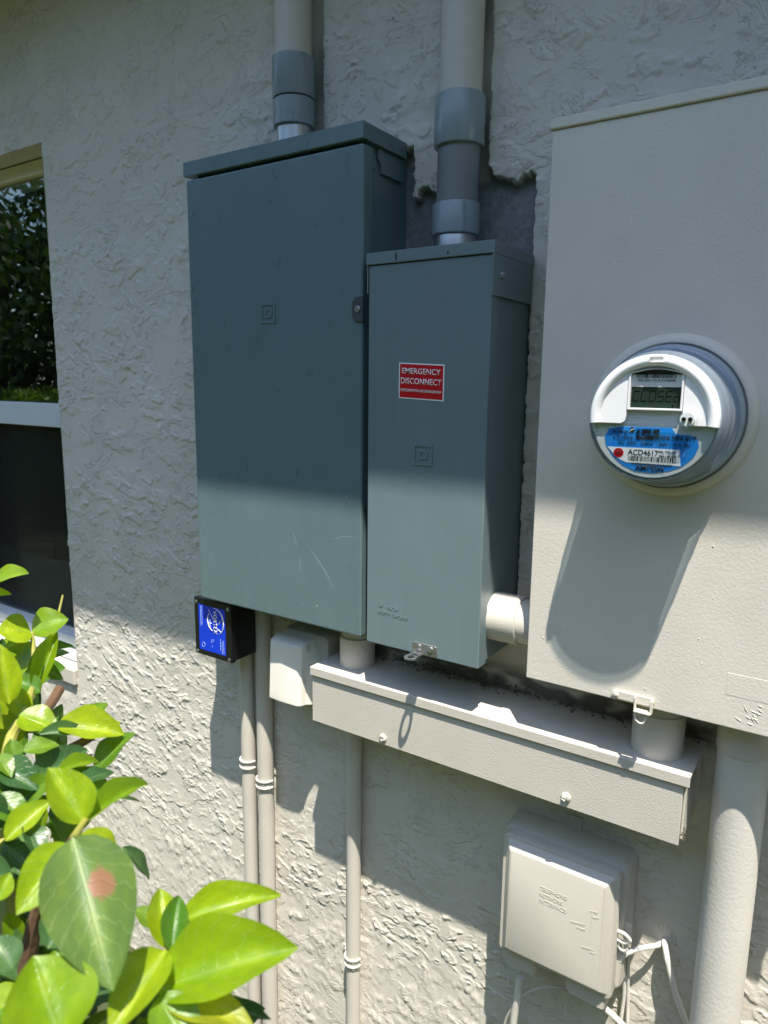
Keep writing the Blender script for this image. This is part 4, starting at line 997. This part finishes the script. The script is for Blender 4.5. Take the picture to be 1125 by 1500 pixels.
H = [
 ((106, 1226), (166, 1446), 118, .60, .57, Sp, 0, .25), ((112, 1226), (186, 1268), 52, .63, .64, Y, 1), ((124, 1206), (70, 1124), 62, .66, .66, Y, 2, .6),
 ((126, 1204), (222, 1122), 30, .66, .70, Y, 3), ((140, 1172), (212, 1164), 16, .70, .72, O_, 1), ((106, 1236), (24, 1328), 58, .62, .60, Y, 1, .6),
 ((264, 1350), (399, 1293), 42, .66, .64, Y, 3), ((230, 1450), (428, 1378), 90, .62, .58, Y, 0, .8), ((236, 1452), (366, 1492), 58, .62, .58, Ye, 1),
 ((246, 1392), (234, 1300), 44, .65, .66, Y, 2, .6), ((252, 1396), (262, 1310), 36, .64, .65, Mi, 2, .5), ((243, 1392), (160, 1520), 66, .62, .60, Y, 2, .7), ((92, 1530), (48, 1400), 112, .58, .58, Y, 2, .5),
 ((180, 1240), (228, 1287), 22, .80, .82, O_, 1), ((-15, 852), (44, 842), 26, .95, .92, Y, 4), ((-22, 872), (14, 866), 16, .95, .94, Y, 1),
 ((46, 926), (1, 918), 36, .96, .94, Y, 1), ((47, 926), (98, 904), 40, .96, .95, Y, 0), ((50, 1020), (84, 924), 26, .93, .95, Y, 2, .4), ((46, 1022), (62, 940), 18, .94, .95, Mi, 2, .4),
 ((14, 1032), (-2, 942), 42, .88, .88, Y, 2, .4), ((28, 1048), (82, 1062), 42, .88, .86, Y, 1), ((82, 1064), (182, 1070), 42, .86, .85, Y, 0), ((113, 1062), (158, 1022), 30, .86, .88, Mi, 1),
 ((48, 928), (4, 946), 14, .96, .95, Y, 3), ((70, 950), (112, 942), 16, .96, .97, Mi, 1), ((58, 1076), (136, 1064), 18, .86, .85, O_, 3), ((42, 1156), (128, 1092), 40, .82, .84, O_, 0),
 ((84, 1132), (148, 1102), 20, .78, .80, Y, 3), ((22, 1114), (16, 1082), 26, .84, .84, Mi, 0), ((118, 1146), (170, 1122), 28, .78, .80, O_, 1), ((-4, 1106), (16, 1132), 26, .82, .80, Mi, 1),
 ((8, 1232), (72, 1170), 32, .74, .74, Y, 0), ((-6, 1166), (36, 1204), 40, .76, .74, Mi, 1), ((-2, 1320), (14, 1278), 28, .70, .70, Y, 2), ((40, 1052), (10, 1000), 30, .90, .90, Y, 1),
 ((60, 1014), (20, 990), 26, .92, .92, Mi, 1), ((34, 1100), (86, 1086), 26, .82, .82, Mi, 1), ((50, 1170), (40, 1230), 30, .76, .74, Mi, 1), ((200, 1400), (150, 1440), 40, .68, .66, O_, 1),
 ((250, 1440), (330, 1470), 50, .66, .66, Mi, 0), ((300, 1480), (388, 1478), 22, .66, .64, O_, 3), ((230, 1460), (290, 1540), 60, .60, .58, Mi, 1), ((20, 1420), (-10, 1370), 40, .66, .66, O_, 1),
 ((70, 1390), (110, 1330), 46, .72, .72, O_, 2), ((200, 1330), (232, 1360), 24, .72, .72, Mi, 1), ((150, 1075), (176, 1050), 20, .86, .88, Y, 1), ((0, 1480), (30, 1540), 50, .60, .58, Mi, 0),
]
for h in H: hero(*h)
rl = random.Random(21)
for i in range(170):
    if i < 105: px_, py_, d = rl.uniform(-60, 150), rl.uniform(1120, 1560), rl.uniform(.74, .95)
    elif i < 145: px_, py_, d = rl.uniform(-80, 60), rl.uniform(930, 1150), rl.uniform(.95, 1.15)
    else: px_, py_, d = rl.uniform(100, 330), rl.uniform(1440, 1620), rl.uniform(.68, .85)
    if px_ > 100 and 1150 < py_ < 1380: continue
    ln = rl.uniform(45, 95); a_ = rl.uniform(0, 2*math.pi)
    hero((px_, py_), (px_+ln*math.cos(a_), py_+ln*math.sin(a_)), ln*rl.uniform(.4, .55), d, d+rl.uniform(-.03, .03), rl.choice((O_, O_, Mi, Mi, Y)), rl.randrange(5), .8, rl.uniform(-35, 35))
for i in range(60):           # leaves on the far side of the shrub
    px_, py_, d = rl.uniform(-90, 90), rl.uniform(1180, 1600), rl.uniform(.92, 1.12); ln = rl.uniform(45, 80); a_ = rl.uniform(0, 2*math.pi)
    hero((px_, py_), (px_+ln*math.cos(a_), py_+ln*math.sin(a_)), ln*rl.uniform(.4, .55), d, d+rl.uniform(-.03, .05), rl.choice((O_, Mi, Mi, Y)), rl.randrange(5), .9, rl.uniform(-40, 40))
def stem(pts_, r0, r1, mat='bark'):
    P = spline(pts_, 6); m = MB(); k = len(P); m.tube(P, [r0+(r1-r0)*i/(k-1) for i in range(k)], 9); m.build('stem', mat, SH)
hub = pt(60, 1560, .82)
stem([root, root.lerp(hub, .5)+Vector((.03, .02, 0)), hub], .016, .011)
stem([hub, pt(40, 1420, .78), pt(70, 1290, .70), pt(108, 1228, .62)], .010, .003)
stem([pt(108, 1228, .62), pt(118, 1212, .645), pt(125, 1202, .66)], .0032, .0024, 'twig')
stem([pt(20, 1400, .8), pt(0, 1220, .86), pt(14, 1090, .90), pt(36, 1044, .90), pt(50, 985, .94), pt(47, 926, .96)], .009, .0022, 'twig')
stem([pt(38, 1040, .90), pt(56, 1000, .93), pt(78, 930, .96), pt(92, 872, .98)], .003, .0012, 'twig')
stem([pt(60, 1050, .90), pt(76, 1028, .92), pt(88, 1008, .93)], .0055, .0058)
stem([pt(70, 1110, .86), pt(125, 1085, .86), pt(146, 1066, .87)], .004, .0055)
stem([hub, pt(170, 1500, .72), pt(225, 1430, .66), pt(248, 1392, .645), pt(266, 1350, .66)], .009, .0022, 'twig')
stem([pt(225, 1430, .66), pt(232, 1452, .62)], .003, .002, 'twig')
stem([hub, pt(-40, 1380, .85), pt(-50, 1150, .95), pt(-30, 880, .97)], .010, .003)

# ------------------------------------------------------------------ garden behind the camera (left part seen in the window glass)
def leafcloud(m, rl, n, fn, s0, s1):
    for _ in range(n):
        c = fn(); s_ = rl.uniform(s0, s1); a = Vector((rl.gauss(0, 1), rl.gauss(0, 1), rl.gauss(0, .7))).normalized(); b = a.orthogonal().normalized()
        b = (Matrix.Rotation(rl.uniform(0, 6.28), 3, a) @ b); c2 = a.cross(b)
        m.add([c-b*s_, c+c2*s_*.45, c+b*s_, c-c2*s_*.45], [(0, 1, 2, 3)])
rg = random.Random(3)
hx0, hx1, hy = -16, 5, -4.6
for i in range(7):
    x0 = hx0+3*i; T = thing('hedge_shrub', (x0+1.5, hy, GZ), 'clipped green hedge shrub across the lawn, reflected in the window', 'shrub', 'hedge across the lawn')
    m = MB()
    def fn():
        u = rg.random(); z = GZ+1.53*math.sqrt(rg.random()) if u < .5 else GZ+1.53+rg.gauss(0, .05)
        return Vector((x0+rg.uniform(-.05, 3.05), hy+.45*(1 if u < .35 else rg.uniform(-1, 1))+rg.gauss(0, .05), z))
    leafcloud(m, rg, 1700, fn, .05, .09); m.build('crown', 'hedge', T, smooth=False)
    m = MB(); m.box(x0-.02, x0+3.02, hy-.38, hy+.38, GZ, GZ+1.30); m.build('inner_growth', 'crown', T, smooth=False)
for i, (tx, ty, th, cr) in enumerate((q_[0], q_[1], q_[2]*.74, q_[3]) for q_ in ((-15, -7.0, 7.5, 3.0), (-11.4, -7.0, 6.8, 2.6), (-7.8, -7.2, 7.6, 2.8), (-4.0, -7.0, 6.6, 2.6), (-.2, -7.0, 7.2, 2.8), (-18.5, -4.2, 7.0, 2.8), (3.6, -6.2, 7.0, 2.7), (6.2, -3.2, 7.0, 2.6))):  # two right-hand trees are unseen, added to cut sky light on the boxes
    T = thing('broadleaf_tree', (tx, ty, GZ), 'dark leafy tree behind the hedge, reflected in the window at left, added unseen to block sky at right', 'tree', 'trees behind the hedge')
    m = MB(); P = [Vector((tx, ty, GZ)), Vector((tx+.1, ty, GZ+1.5)), Vector((tx-.05, ty+.1, GZ+th*.6)), Vector((tx, ty, GZ+th*.9))]; m.tube(spline(P, 4), [.2-.012*k for k in range(13)], 10)
    cl = []
    for k in range(36):
        a = rg.uniform(0, 6.28); rr = cr*math.sqrt(rg.random()); z = GZ+.6+(th-.6)*rg.random(); rr *= math.sin(math.pi*min(.97, max(.12, (z-GZ-.2)/(th))))**.5
        c = Vector((tx+rr*math.cos(a), ty+rr*math.sin(a), z)); cl.append((c, rg.uniform(.5, 1.0)))
        if k < 9: m.tube([Vector((tx, ty, max(GZ+1, z-1.2))), (Vector((tx, ty, z))+c)/2, c], [.07, .045, .015], 7)
    m.build('trunk', 'tree_bark', T)
    m = MB()
    def fn():
        c, r_ = rg.choice(cl); return c+Vector((rg.gauss(0, 1), rg.gauss(0, 1), rg.gauss(0, .8)))*r_*.5
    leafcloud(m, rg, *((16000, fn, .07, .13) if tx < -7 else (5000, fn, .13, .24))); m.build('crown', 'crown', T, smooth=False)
